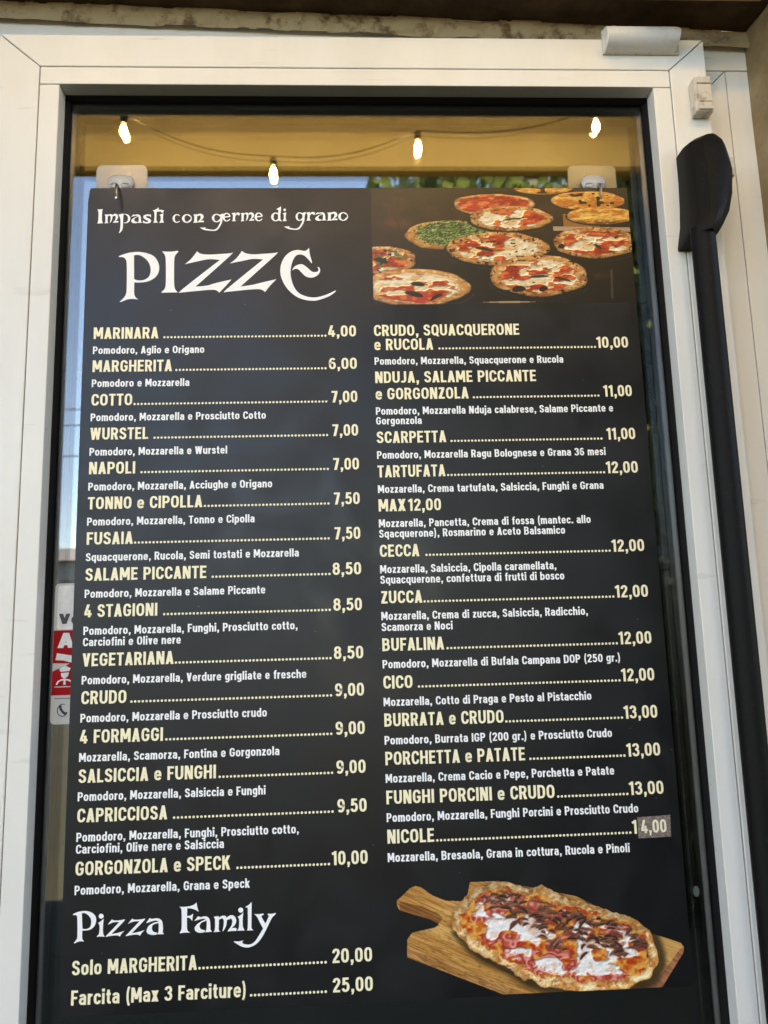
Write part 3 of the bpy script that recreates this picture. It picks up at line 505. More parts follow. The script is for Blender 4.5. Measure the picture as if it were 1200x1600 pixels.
        [[(54.53, -39.96), (57.46, -36.41), (59.58, -37.15), (62.37, -36.49), (65.19, -37.3), (66.65, -39.65), (67.09, -43.67), (67.29, -46.35), (68.58, -47.9), (63.13, -48.35), (63.99, -46.34), (64.25, -42.33), (64.04, -39.31), (61.71, -38.3), (58.22, -38.96)]],
        [[(64.17, -38.64), (60.0, -40.3), (56.56, -42.64), (54.93, -44.98), (55.62, -47.32), (58.45, -48.67), (61.94, -48.35), (63.11, -47.55), (62.96, -46.88), (59.79, -46.0), (58.69, -43.99), (59.68, -41.64), (62.1, -40.31), (64.19, -39.51)]],
        [[(79.58, -36.94), (79.65, -40.5), (76.95, -38.72), (73.71, -39.03), (73.44, -40.49), (77.02, -42.27), (80.03, -44.54), (79.35, -47.76), (74.95, -49.04), (69.47, -48.06), (69.69, -44.83), (72.69, -46.78), (75.94, -46.79), (76.35, -45.34), (72.62, -43.55), (69.91, -41.28), (70.28, -38.05), (74.69, -36.45)]],
        [[(81.24, -31.28), (86.38, -29.18), (88.56, -26.75), (89.81, -30.32), (92.78, -30.33), (96.06, -31.31), (95.21, -33.58), (90.89, -32.6), (86.91, -33.24), (86.53, -44.56), (88.96, -47.79), (82.46, -48.26), (83.87, -44.55), (83.65, -33.55)]],
        [[(95.23, -34.88), (94.81, -44.58), (96.65, -47.81), (90.15, -48.28), (91.85, -44.57), (91.76, -39.4), (90.24, -37.45)]],
        [[(95.2, -32.93), (94.96, -33.79), (94.3, -34.32), (93.48, -34.31), (92.8, -33.78), (92.53, -32.92), (92.77, -32.07), (93.43, -31.54), (94.25, -31.54), (94.93, -32.07)]],
        [[(116.4, -46.22), (115.46, -47.21), (114.34, -47.91), (113.09, -48.29), (111.79, -48.31), (110.52, -47.98), (109.35, -47.31), (108.35, -46.36), (107.59, -45.16), (107.1, -43.8), (106.92, -42.35), (107.05, -40.9), (107.5, -39.54), (108.23, -38.35), (109.19, -37.39), (110.34, -36.73), (111.61, -36.4), (112.91, -36.43), (114.17, -36.81), (115.32, -37.53), (116.29, -38.52), (115.68, -39.11), (114.71, -38.5), (113.75, -38.04), (112.76, -37.77), (111.76, -37.78), (110.89, -38.33), (110.28, -39.15), (109.94, -40.05), (109.81, -40.91), (109.79, -41.67), (109.8, -42.36), (109.81, -43.04), (109.85, -43.8), (110.01, -44.66), (110.38, -45.56), (111.01, -46.38), (111.9, -46.94), (112.9, -46.96), (113.88, -46.69), (114.82, -46.24), (115.77, -45.63)]],
        [[(131.25, -42.41), (130.97, -44.26), (130.1, -45.93), (128.74, -47.25), (127.01, -48.09), (125.09, -48.38), (123.16, -48.08), (121.42, -47.23), (120.02, -45.9), (119.11, -44.23), (118.78, -42.38), (119.06, -40.53), (119.92, -38.86), (121.28, -37.54), (123.01, -36.69), (124.94, -36.4), (126.87, -36.7), (128.62, -37.56), (130.02, -38.89), (130.92, -40.56)], [(130.07, -42.41), (129.24, -43.72), (128.33, -44.7), (127.41, -45.52), (126.46, -46.53), (125.07, -47.06), (123.67, -46.52), (122.73, -45.47), (122.28, -44.32), (122.16, -43.28), (122.15, -42.39), (122.14, -41.5), (122.23, -40.46), (122.64, -39.31), (123.56, -38.26), (124.95, -37.72), (126.37, -38.24), (127.61, -38.92), (128.75, -39.78), (129.85, -40.89)]],
        [[(132.78, -37.08), (137.54, -36.42), (138.01, -39.12), (137.81, -45.19), (138.1, -47.21), (139.58, -48.02), (132.66, -48.4), (134.19, -46.52), (134.3, -40.46), (134.1, -38.3)]],
        [[(137.13, -37.77), (139.71, -36.09), (143.18, -35.96), (145.62, -37.79), (146.26, -40.49), (144.98, -43.18), (141.54, -45.53), (145.0, -45.21), (146.74, -45.88), (146.33, -47.57), (142.43, -47.56), (138.28, -47.88), (138.53, -47.07), (141.52, -43.85), (142.53, -40.48), (141.47, -38.32), (137.32, -39.45)]],
        [[(168.59, -41.86), (168.31, -43.67), (167.47, -45.29), (166.17, -46.58), (164.51, -47.4), (162.67, -47.68), (160.83, -47.39), (159.17, -46.56), (157.84, -45.26), (156.98, -43.64), (156.68, -41.83), (156.95, -40.03), (157.79, -38.4), (159.09, -37.11), (160.75, -36.28), (162.59, -36.0), (164.44, -36.29), (166.1, -37.13), (167.43, -38.42), (168.29, -40.06)], [(167.51, -41.86), (166.73, -43.16), (165.84, -44.13), (164.93, -44.93), (164.0, -45.89), (162.66, -46.4), (161.32, -45.89), (160.4, -44.88), (159.94, -43.77), (159.8, -42.74), (159.77, -41.84), (159.78, -40.93), (159.91, -39.91), (160.35, -38.79), (161.26, -37.8), (162.6, -37.29), (163.95, -37.77), (165.15, -38.42), (166.25, -39.27), (167.3, -40.37)]],
        [[(167.22, -36.99), (171.09, -35.7), (171.4, -37.65), (170.23, -40.89), (169.67, -47.7), (167.33, -53.35), (163.2, -58.67), (157.56, -59.62), (147.31, -58.29), (141.64, -55.05), (149.05, -54.75), (148.33, -56.36), (157.55, -58.01), (162.44, -56.41), (165.82, -51.25), (167.28, -46.4)]],
        [[(180.11, -43.29), (179.31, -44.72), (178.18, -45.82), (176.83, -46.52), (175.36, -46.74), (173.89, -46.49), (172.54, -45.76), (171.42, -44.64), (170.62, -43.19), (170.2, -41.55), (170.2, -39.84), (170.62, -38.21), (171.42, -36.78), (172.54, -35.66), (173.89, -34.96), (175.36, -34.73), (176.83, -34.99), (178.19, -35.71), (179.31, -36.83), (180.12, -38.28), (180.54, -39.92), (179.57, -40.07), (178.81, -38.95), (178.03, -38.1), (177.25, -37.37), (176.44, -36.53), (175.36, -36.06), (174.28, -36.51), (173.52, -37.42), (173.11, -38.48), (172.98, -39.47), (172.96, -40.32), (172.97, -41.12), (172.99, -41.97), (173.13, -42.95), (173.53, -44.01), (174.29, -44.94), (175.36, -45.42), (176.46, -45.06), (177.45, -44.51), (178.38, -43.78), (179.29, -42.85)]],
        [[(172.02, -40.01), (180.06, -38.83), (180.28, -40.28), (172.24, -41.7)]],
        [[(181.46, -35.38), (186.44, -34.43), (186.45, -37.44), (186.13, -42.85), (186.47, -45.01), (187.91, -46.46), (181.51, -46.44), (183.16, -44.64), (183.35, -38.03)]],
        [[(186.34, -37.08), (188.32, -34.68), (190.86, -34.44), (192.53, -36.25), (191.21, -39.02), (189.77, -37.45), (188.11, -37.08), (186.56, -39.24)]],
        [[(193.18, -35.42), (196.94, -34.76), (197.29, -37.43), (197.09, -43.44), (197.3, -45.44), (198.46, -46.25), (193.0, -46.63), (194.23, -44.77), (194.35, -38.76), (194.21, -36.63)]],
        [[(196.94, -36.1), (199.68, -34.63), (202.42, -34.77), (203.24, -36.78), (202.97, -40.79), (201.74, -44.12), (200.24, -46.12), (200.03, -45.45), (200.71, -42.12), (200.92, -38.11), (199.68, -36.44), (197.29, -37.43)]],
        [[(203.1, -36.11), (205.16, -34.44), (207.9, -34.32), (209.82, -36.13), (210.29, -38.8), (209.27, -41.47), (206.53, -43.8), (209.27, -43.48), (210.63, -44.15), (210.29, -45.81), (207.21, -45.8), (203.93, -46.13), (204.14, -45.33), (206.53, -42.13), (207.35, -38.8), (206.53, -36.65), (203.24, -37.78)]],
        [[(221.07, -43.19), (220.25, -44.64), (219.12, -45.76), (217.76, -46.47), (216.28, -46.7), (214.81, -46.43), (213.46, -45.7), (212.34, -44.56), (211.54, -43.09), (211.13, -41.42), (211.14, -39.69), (211.57, -38.03), (212.39, -36.57), (213.52, -35.45), (214.88, -34.73), (216.36, -34.5), (217.83, -34.76), (219.19, -35.49), (220.31, -36.63), (221.11, -38.1), (221.52, -39.77), (220.55, -39.92), (219.8, -38.79), (219.02, -37.92), (218.24, -37.18), (217.43, -36.33), (216.35, -35.84), (215.27, -36.3), (214.49, -37.23), (214.08, -38.3), (213.93, -39.31), (213.91, -40.18), (213.91, -40.98), (213.93, -41.85), (214.06, -42.85), (214.46, -43.92), (215.22, -44.86), (216.29, -45.36), (217.39, -44.99), (218.39, -44.43), (219.33, -43.69), (220.25, -42.74)]],
        [[(212.97, -39.86), (221.05, -38.66), (221.26, -40.13), (213.18, -41.57)]],
        [[(244.07, -40.67), (243.76, -42.56), (242.9, -44.26), (241.57, -45.6), (239.89, -46.46), (238.03, -46.76), (236.18, -46.45), (234.51, -45.58), (233.19, -44.23), (232.35, -42.53), (232.06, -40.64), (232.36, -38.76), (233.22, -37.06), (234.56, -35.71), (236.24, -34.84), (238.1, -34.55), (239.95, -34.85), (241.62, -35.72), (242.94, -37.08), (243.79, -38.78)], [(242.93, -40.67), (242.11, -42.01), (241.21, -43.0), (240.31, -43.84), (239.39, -44.87), (238.04, -45.42), (236.7, -44.86), (235.81, -43.79), (235.4, -42.61), (235.3, -41.56), (235.3, -40.65), (235.31, -39.74), (235.42, -38.69), (235.84, -37.51), (236.74, -36.44), (238.09, -35.89), (239.44, -36.42), (240.62, -37.11), (241.7, -37.99), (242.75, -39.12)]],
        [[(238.72, -29.98), (244.76, -26.06), (244.88, -30.32), (243.76, -41.73), (245.83, -46.94), (243.14, -46.28), (241.05, -43.35), (241.42, -31.13)]],
        [[(251.63, -34.25), (250.67, -42.56), (252.44, -46.31), (246.58, -46.62), (248.26, -43.04), (248.29, -37.67), (246.65, -36.03)]],
        [[(251.2, -30.98), (250.87, -32.04), (250.04, -32.69), (249.02, -32.69), (248.2, -32.03), (247.89, -30.98), (248.21, -29.92), (249.04, -29.27), (250.07, -29.27), (250.89, -29.92)]],
        [[(273.82, -40.34), (273.54, -42.2), (272.79, -43.88), (271.63, -45.21), (270.18, -46.06), (268.58, -46.36), (266.98, -46.06), (265.55, -45.2), (264.42, -43.86), (263.7, -42.18), (263.46, -40.31), (263.73, -38.45), (264.48, -36.77), (265.64, -35.44), (267.09, -34.58), (268.7, -34.29), (270.3, -34.59), (271.73, -35.45), (272.87, -36.79), (273.58, -38.47)], [(272.87, -40.34), (272.17, -41.68), (271.39, -42.68), (270.59, -43.51), (269.76, -44.51), (268.59, -45.03), (267.43, -44.5), (266.65, -43.47), (266.27, -42.31), (266.16, -41.26), (266.15, -40.32), (266.18, -39.39), (266.3, -38.33), (266.71, -37.17), (267.51, -36.14), (268.68, -35.62), (269.85, -36.12), (270.88, -36.79), (271.83, -37.66), (272.72, -38.8)]],
        [[(272.24, -35.28), (276.18, -33.98), (276.46, -35.94), (275.21, -39.2), (274.53, -46.37), (272.07, -52.06), (267.8, -57.73), (262.09, -58.68), (254.01, -57.36), (248.34, -54.09), (255.84, -53.79), (255.07, -55.41), (262.11, -57.06), (267.08, -55.45), (270.59, -49.94), (272.14, -45.06)]],
        [[(276.62, -34.95), (282.06, -33.99), (282.02, -37.01), (281.6, -42.45), (281.93, -44.62), (283.48, -46.07), (276.49, -46.05), (278.32, -44.25), (278.64, -37.61)]],
        [[(281.91, -36.65), (284.11, -34.24), (286.89, -34.0), (288.67, -35.82), (287.19, -38.6), (285.64, -37.02), (283.84, -36.66), (282.12, -38.83)]],
        [[(288.35, -37.83), (291.61, -34.34), (293.84, -35.07), (296.84, -34.42), (299.82, -35.22), (301.28, -37.53), (301.59, -41.5), (301.7, -44.14), (303.02, -45.66), (297.19, -46.11), (298.19, -44.13), (298.62, -40.17), (298.52, -37.2), (296.06, -36.2), (292.32, -36.85)]],
        [[(298.67, -36.54), (294.17, -38.18), (290.4, -40.48), (288.58, -42.79), (289.22, -45.09), (292.19, -46.42), (295.92, -46.1), (297.2, -45.31), (297.06, -44.65), (293.72, -43.79), (292.62, -41.81), (293.78, -39.5), (296.41, -38.18), (298.66, -37.4)]],
        [[(303.75, -35.17), (308.55, -34.51), (308.94, -37.17), (308.59, -43.13), (308.81, -45.11), (310.28, -45.91), (303.31, -46.29), (304.91, -44.44), (305.18, -38.48), (305.03, -36.36)]],
        [[(308.09, -35.84), (310.74, -34.19), (314.23, -34.06), (316.64, -35.86), (317.2, -38.51), (315.85, -41.16), (312.32, -43.47), (315.82, -43.15), (317.55, -43.81), (317.08, -45.47), (313.16, -45.46), (308.98, -45.78), (309.25, -44.98), (312.35, -41.81), (313.45, -38.5), (312.44, -36.38), (308.24, -37.5)]],
        [[(330.92, -40.48), (330.57, -42.35), (329.64, -44.03), (328.2, -45.37), (326.42, -46.22), (324.45, -46.51), (322.49, -46.21), (320.74, -45.35), (319.36, -44.01), (318.49, -42.32), (318.21, -40.45), (318.56, -38.58), (319.49, -36.9), (320.92, -35.56), (322.71, -34.7), (324.68, -34.41), (326.64, -34.71), (328.4, -35.58), (329.78, -36.92), (330.65, -38.61)], [(329.72, -40.48), (328.83, -41.81), (327.87, -42.79), (326.9, -43.62), (325.91, -44.64), (324.48, -45.18), (323.06, -44.63), (322.13, -43.57), (321.72, -42.4), (321.63, -41.36), (321.64, -40.46), (321.66, -39.56), (321.79, -38.51), (322.25, -37.35), (323.22, -36.29), (324.65, -35.75), (326.08, -36.27), (327.32, -36.95), (328.45, -37.82), (329.55, -38.95)]],
    ],
}
PATCH = [(650.1, -790.9), (689.0, -789.5), (688.0, -813.4), (649.8, -814.0)]
PIZZAS = [[587.5, 0.5, 40.9, 10.0, 'focaccia'], [521.8, -24.0, 54.9, 16.2, 'red'], [459.6, -66.0, 56.7, 21.3, 'green'], [542.7, -42.9, 55.7, 18.0, 'margherita'], [645.9, -18.7, 51.3, 13.6, 'olive'], [663.2, -39.6, 46.9, 12.7, 'fold'], [652.0, -77.4, 58.5, 22.3, 'margherita'], [522.1, -85.8, 67.0, 23.9, 'white'], [374.1, -100.0, 44.4, 19.2, 'basil'], [415.6, -137.8, 70.7, 25.9, 'cheese'], [575.9, -123.2, 65.2, 28.9, 'char']]
BOARD = [(384.0, -857.3), (390.6, -854.9), (397.0, -856.5), (409.7, -865.8), (424.0, -871.8), (441.3, -873.2), (448.8, -868.1), (452.4, -853.3), (484.5, -853.2), (572.9, -873.2), (658.7, -916.7), (689.5, -927.5), (692.7, -932.3), (691.4, -938.3), (664.2, -972.7), (484.2, -972.1), (378.8, -929.3), (379.4, -910.8), (385.3, -903.8), (411.3, -899.5), (415.8, -896.4), (404.5, -890.5), (371.7, -880.4), (369.0, -875.0), (369.1, -869.6), (375.0, -865.1)]
PIZZA = [(431.5, -883.6), (431.4, -902.4), (443.8, -916.3), (459.0, -928.9), (488.6, -943.4), (509.4, -957.5), (529.2, -963.7), (553.5, -968.1), (579.9, -973.2), (621.9, -973.1), (650.5, -961.8), (661.4, -945.7), (662.4, -934.4), (656.1, -911.9), (637.2, -899.6), (616.6, -890.6), (594.1, -884.9), (579.2, -877.5), (565.2, -878.3), (550.3, -870.2), (533.8, -862.7), (519.1, -864.2), (507.7, -858.2), (493.2, -855.6), (478.6, -854.3), (460.9, -859.1), (448.8, -868.1), (442.7, -876.0)]
FACES = {'front': [(377.7, -918.1), (517.0, -974.9), (479.6, -977.1), (377.3, -930.6)], 'slot': [(372.0, -871.0), (379.2, -872.0), (397.8, -876.8), (416.2, -885.7), (420.3, -891.2), (414.3, -896.3), (404.4, -891.9), (371.7, -881.1)], 'right': [(694.3, -931.0), (693.6, -938.4), (664.1, -974.4), (651.0, -973.8), (687.4, -934.1)]}

def mmv(x, z, k): return (x/1000, Y_INK-k*2.0e-5, z/1000)
class Ink:
    def __init__(s): s.v = []; s.f = []; s.k = 0
    def poly(s, outer, holes=()):
        loops = [[Vector((x, z, 0)) for x, z in L] for L in [outer]+list(holes)]
        base = len(s.v)
        for L in loops:
            for p in L: s.v.append(mmv(p.x, p.y, s.k))
        for t in tessellate_polygon(loops): s.f.append((base+t[0], base+t[1], base+t[2]))
        s.k += 1
    def quads(s, left, right, closed=False):
        base = len(s.v); n = len(left)
        for a, b in zip(left, right): s.v.append(mmv(a[0], a[1], s.k)); s.v.append(mmv(b[0], b[1], s.k))
        for i in range(n if closed else n-1):
            j = (i+1) % n; s.f.append((base+2*i, base+2*i+1, base+2*j+1, base+2*j))
        s.k += 1
    def done(s, name, m, parent=poster):
        me = bpy.data.meshes.new(name); me.from_pydata(s.v, [], s.f); me.update()
        bm = bmesh.new(); bm.from_mesh(me)
        for f in bm.faces:
            f.normal_update()
            if f.normal.y > 0: f.normal_flip()
        bm.to_mesh(me); bm.free()
        return obj(name, me, m, parent)
def parse(path):
    tk = path.split(); i = 0; pts = []; closed = False; cur = None
    while i < len(tk):
        c = tk[i]
        if c in 'ML': cur = (float(tk[i+1]), float(tk[i+2])); pts.append(cur); i += 3
        elif c == 'C':
            p = [float(q) for q in tk[i+1:i+7]]; n = 6
            for k in range(1, n+1):
                t = k/n; a, b, cc, d = (1-t)**3, 3*t*(1-t)**2, 3*t*t*(1-t), t**3
                pts.append((a*cur[0]+b*p[0]+cc*p[2]+d*p[4], a*cur[1]+b*p[1]+cc*p[3]+d*p[5]))
            cur = pts[-1]; i += 7
        elif c == 'Z': closed = True; i += 1
    if closed and math.dist(pts[0], pts[-1]) < .5: pts.pop()
    return pts, closed
WV, WH = 18.6, 15.6
_cache = {}
def glyph_shapes(ch):
    if ch in _cache: return _cache[ch]
    W_, el = GLYPHS[ch]; shapes = []
    for e in el:
        if e[0] == 'v': x, y0, y1 = e[1:]; shapes.append(('p', [(x-WV/2, y0), (x+WV/2, y0), (x+WV/2, y1), (x-WV/2, y1)]))
        elif e[0] == 'h': y, x0, x1 = e[1:]; shapes.append(('p', [(x0, y-WH/2), (x1, y-WH/2), (x1, y+WH/2), (x0, y+WH/2)]))
        elif e[0] == 'd':
            x0, y0, x1, y1 = e[1:5]; w = (e[5] if len(e) > 5 else 22)/2
            shapes.append(('p', [(x0-w, y0), (x0+w, y0), (x1+w, y1), (x1-w, y1)]))
        elif e[0] == 'r': x0, y0, x1, y1 = e[1:]; shapes.append(('p', [(x0, y0), (x1, y0), (x1, y1), (x0, y1)]))
        else:
            pts, cl = parse(e[1]); wm = e[2] if len(e) > 2 else 1.0; n = len(pts); Lf = []; Rt = []
            for i in range(n):
                a = pts[i-1] if (i > 0 or cl) else None; b = pts[(i+1) % n] if (i < n-1 or cl) else None; p = pts[i]
                ds = []
                for q, s in ((a, 1), (b, -1)):
                    if q is not None:
                        dx, dy = (p[0]-q[0])*s, (p[1]-q[1])*s; L = math.hypot(dx, dy) or 1; ds.append((dx/L, dy/L))
                dx = sum(d[0] for d in ds); dy = sum(d[1] for d in ds); L = math.hypot(dx, dy) or 1; dx /= L; dy /= L
                hw = .5*wm*(WV*abs(dy)+WH*abs(dx))/(abs(dx)+abs(dy))
                if len(ds) == 2: hw /= max(.6, ds[0][0]*dx+ds[0][1]*dy)
                Lf.append((p[0]-dy*hw, p[1]+dx*hw)); Rt.append((p[0]+dy*hw, p[1]-dx*hw))
            shapes.append(('q', Lf, Rt, cl))
    _cache[ch] = (W_, shapes); return _cache[ch]
def text_width(t, sp=8.5, space=25):
    x = 0
    for ch in t:
        if ch == ' ': x += space+sp; continue
        x += GLYPHS[ch][0]+sp
    return x-sp
def lettering(name, t, x0, x1, z0, z1, cap, m, parent=poster):
    ink = Ink(); w = text_width(t); sx = (x1-x0)/w; sy = cap/100; x = 0
    sl = (z1-z0)/(x1-x0)
    for ch in t:
        if ch == ' ': x += 25+8.5; continue
        W_, shapes = glyph_shapes(ch)
        T = lambda p: (x0+(x+p[0])*sx, z0+p[1]*sy+sl*(x+p[0])*sx)
        k0 = 0
        for s in shapes:
            ink.k = k0
            if s[0] == 'p': ink.poly([T(p) for p in s[1]])
            else: ink.quads([T(p) for p in s[1]], [T(p) for p in s[2]], s[3])
            k0 += 1
        x += W_+8.5
    return ink.done(name, m, parent)
def leader(x0, x1, z, pitch=4.32, r=1.45):
    ink = Ink(); n = max(1, round((x1-x0-2*r)/pitch)); ps = (x1-x0-2*r)/n
    for i in range(n+1):
        cx = x0+r+i*ps
        ink.k = 0; ink.poly([(cx+r*math.cos(k*math.pi/4+.39), z+r+r*math.sin(k*math.pi/4+.39)) for k in range(8)])
    return ink.done('leader_dots', M_cream)
for row in ROWS:
    t, a, b, z = row[:4]
    lettering('dish_name', t, a, b, z, z, 15.0, M_cream)
    if len(row) > 4:
        pr, c, d, zp = row[4:8]
        lettering('price', pr, c, d, zp, zp, 15.0, M_cream)
        if len(row) > 8: leader(row[8], row[9], (z+zp)/2)
for t, a, b, z in DESC:
    lettering('ingredients', t, a, b, z, z, 9.7, M_text)
def soften(L):
    """round the traced outline where it is smooth, keep its corners"""
    n = len(L); o = []
    def ang(i):
        a, b, c = L[i-1], L[i], L[(i+1) % n]
        u = (b[0]-a[0], b[1]-a[1]); v = (c[0]-b[0], c[1]-b[1]); d = (math.hypot(*u)*math.hypot(*v)) or 1
        return math.degrees(math.acos(max(-1, min(1, (u[0]*v[0]+u[1]*v[1])/d))))
    cor = [ang(i) > 52 for i in range(n)]
    for i in range(n):
        p0, p1, p2, p3 = L[i-1], L[i], L[(i+1) % n], L[(i+2) % n]; j = (i+1) % n
        m1 = (0, 0) if cor[i] else ((p2[0]-p0[0])/2, (p2[1]-p0[1])/2)
        m2 = (0, 0) if cor[j] else ((p3[0]-p1[0])/2, (p3[1]-p1[1])/2)
        if cor[i] and cor[j]: o.append(p1); continue
        for k in range(3):
            t = k/3; h00 = 2*t**3-3*t*t+1; h10 = t**3-2*t*t+t; h01 = -2*t**3+3*t*t; h11 = t**3-t*t
            o.append(tuple(h00*p1[c]+h10*m1[c]+h01*p2[c]+h11*m2[c] for c in (0, 1)))
    return o
for word, polys in DECO.items():
    ink = Ink()
    for p in polys: ink.poly(soften(p[0]), [soften(hh) for hh in p[1:]])
    ink.done('heading', M_text)
# scuffed price patch over the last figure
M_patch = mat('scuffed_patch', lin(150, 138, 128), .6, .3, col2=lin(96, 84, 78), scale=420, bump=.8, bscale=700, lo=.4, hi=.62)
pt = obj('price_patch', prism_y([(x/1000, z/1000) for x, z in PATCH], -.00035, -.00008), M_patch, poster)
Y_INK_old = Y_INK; Y_INK = -.0004
lettering('patch_figures', '4,00', 653.5, 683.6, -808.5, -808.5, 14.6, mat('pale_print', lin(240, 232, 205), .5), pt)
Y_INK = Y_INK_old
# ------------------------------------------------------------------ printed pictures (flat print, painted point by point)
def picture(name, x0, x1, z0, z1, step, fn):
    nx = int((x1-x0)/step)+1; nz = int((z1-z0)/step)+1
    X, Zm = np.meshgrid(np.linspace(x0, x1, nx), np.linspace(z0, z1, nz))
    col, mask = fn(X, Zm)
    idx = np.arange(nx*nz).reshape(nz, nx)
    q = np.stack([idx[:-1, :-1], idx[:-1, 1:], idx[1:, 1:], idx[1:, :-1]], -1).reshape(-1, 4)
    mk = mask.reshape(-1); keep = mk[q].all(1); q = q[keep]
    used = np.unique(q); rm = np.full(nx*nz, -1); rm[used] = np.arange(len(used)); q = rm[q]
    V = np.stack([X.reshape(-1)/1000, np.full(nx*nz, -.00005), Zm.reshape(-1)/1000], -1)[used]
    me = bpy.data.meshes.new(name); me.vertices.add(len(V)); me.vertices.foreach_set('co', V.reshape(-1).astype(np.float32))
    me.loops.add(q.size); me.loops.foreach_set('vertex_index', q.reshape(-1).astype(np.int32))
    me.polygons.add(len(q)); me.polygons.foreach_set('loop_start', np.arange(0, q.size, 4, dtype=np.int32))
    me.update(); me.validate()
    at = me.attributes.new('ink', 'FLOAT_COLOR', 'POINT')
    c = np.clip(col.reshape(-1, 3)[used]/255, 0, 1); c = np.where(c <= .04045, c/12.92, ((c+.055)/1.055)**2.4)
    at.data.foreach_set('color', np.concatenate([c, np.ones((len(c), 1))], 1).reshape(-1).astype(np.float32))
    return obj(name, me, M_print, poster)
def mixc(base, col, a): return base*(1-a[..., None])+np.array(col, float)*a[..., None]
def paint_pizza(img, X, Zm, cx, cz, rx, rz, kind, seed):
    U = (X-cx)/rx; V = (Zm-cz)/rz                       # V up
    th = np.arctan2(V, U); wob = (fbm(np.cos(th)*2+5, np.sin(th)*2+5, seed, 3)-.5)*.16
    r = np.hypot(U, V)*(1+wob)
    n1 = fbm(X/9, Zm/4.5, seed+10, 4); n2 = fbm(X/5, Zm/2.6, seed+20, 4); n3 = fbm(X/2.2, Zm/1.3, seed+30, 3); n4 = fbm(X/14, Zm/6, seed+40, 3)
    # dark plate or pan edge showing under the lower rim
    rp = np.hypot((X-cx-1.5)/(rx*1.07), (Zm-cz+rz*.13)/(rz*1.04))
    img = mixc(img, (22, 20, 19), sstep(1.02, .97, rp)*.9)
    img = mixc(img, (92, 92, 88), np.exp(-((rp-.985)/.012)**2)*(V < -.25)*.55*sstep(.3, .6, n4))
    ins = sstep(1.0, .965, r)
    crust = np.stack([212+0*r, 146+0*r, 78+0*r], -1)
    crust = mixc(crust, (236, 196, 142), sstep(.45, .75, n2)); crust = mixc(crust, (168, 96, 48), sstep(.50, .30, n1)*.8)
    crust = mixc(crust, (118, 64, 34), np.clip((r-.93)/.07, 0, 1)*.6*sstep(.35, .6, n4))
    body = crust
    it = .76 if kind not in ('green', 'red') else .84
    tp = sstep(it+.05, it-.03, r+(n2-.5)*.16)
    ns = fbm(X/7, Zm/3.4, seed+21, 2); nl = fbm(X/16, Zm/7, seed+22, 2)
    red = np.stack([200+0*r, 62+0*r, 34+0*r], -1); red = mixc(red, (232, 120, 56), sstep(.40, .68, ns)); red = mixc(red, (150, 30, 20), sstep(.5, .25, nl)*.7)
    chz = np.stack([240+0*r, 214+0*r, 170+0*r], -1); chz = mixc(chz, (252, 234, 202), sstep(.44, .68, ns)); chz = mixc(chz, (236, 186, 122), sstep(.60, .72, n2)*.55); chz = mixc(chz, (232, 168, 96), sstep(.46, .30, nl)*.6)
    hgt = ns*.6
    if kind == 'red':
        top = mixc(red, (236, 128, 90), sstep(.60, .72, ns)*.5)
    elif kind == 'green':
        g1 = fbm(X/1.9+Zm/3, Zm/1.2-X/4, seed+50, 2); g2 = fbm(X/3-Zm/1.2, Zm/2+X/6, seed+60, 2)
        top = np.stack([78+0*r, 104+0*r, 46+0*r], -1); top = mixc(top, (140, 164, 84), sstep(.5, .7, g1)); top = mixc(top, (40, 56, 26), sstep(.48, .33, g2))
        top = mixc(top, (178, 188, 120), sstep(.66, .76, g2)*.8)
        tp = sstep(.86, .74, np.hypot(U*.98-.06, V*.96-.10)+(g1-.5)*.3)
        body = mixc(body, (214, 140, 62), sstep(.95, .8, r)*.5)
    elif kind in ('olive', 'focaccia', 'fold'):
        top = np.stack([226+0*r, 146+0*r, 58+0*r], -1); top = mixc(top, (242, 190, 100), sstep(.40, .7, ns)); top = mixc(top, (196, 104, 36), sstep(.5, .30, nl)*.8)
        if kind == 'fold': top = mixc(top, (248, 204, 104), sstep(.48, .62, fbm(X/14, Zm/1.8, seed+51, 2))*.8); top = mixc(top, (110, 58, 26), sstep(-.35, -.8, V)*sstep(.35, .6, n2))
        else: top = mixc(top, (52, 24, 14), sstep(.66, .71, fbm(X/6, Zm/3.6, seed+52, 1))*(r < .85))
        tp = sstep(.98, .9, r)
    else:
        k = {'margherita': .53, 'white': .47, 'basil': .60, 'cheese': .44, 'char': .505}[kind]
        cn = fbm(X/15, Zm/6.6, seed+53, 3, .38); cm = sstep(k-.01, k+.035, cn)
        top = red*(1-cm[..., None])+chz*cm[..., None]
        edge = np.exp(-((cn-k+.01)/.02)**2); top = mixc(top, (230, 124, 56), edge*.75)
        hgt = sstep(k-.02, k+.09, cn)*1.3+ns*.3
        if kind == 'basil': top = mixc(top, (112, 116, 48), sstep(.60, .68, fbm(X/7, Zm/4, seed+54, 2))); top = mixc(top, (70, 30, 34), sstep(.64, .70, fbm(X/6, Zm/3.4, seed+55, 2)))
        if kind in ('white', 'char', 'margherita'): top = mixc(top, (74, 46, 28), sstep(.74, .78, fbm(X/7, Zm/3, seed+56, 2))*.9)
    gz, gx = np.gradient(hgt); top = top*np.clip(1+2.2*gz-1.4*gx, .72, 1.22)[..., None]
    body = body*(1-tp[..., None])+top*tp[..., None]
    if kind in ('white', 'char', 'margherita', 'basil'):
        sp_ = sstep(.62, .70, fbm(X/4.2, Zm/2.6, seed+57, 3))*sstep(.70, .86, r); body = mixc(body, (36, 20, 14), sp_*(.95 if kind != 'margherita' else .6))
        fl = sstep(.70, .76, fbm(X/1.8, Zm/1.3, seed+58, 2))*sstep(.74, .86, r); body = mixc(body, (104, 58, 28), fl*.6)
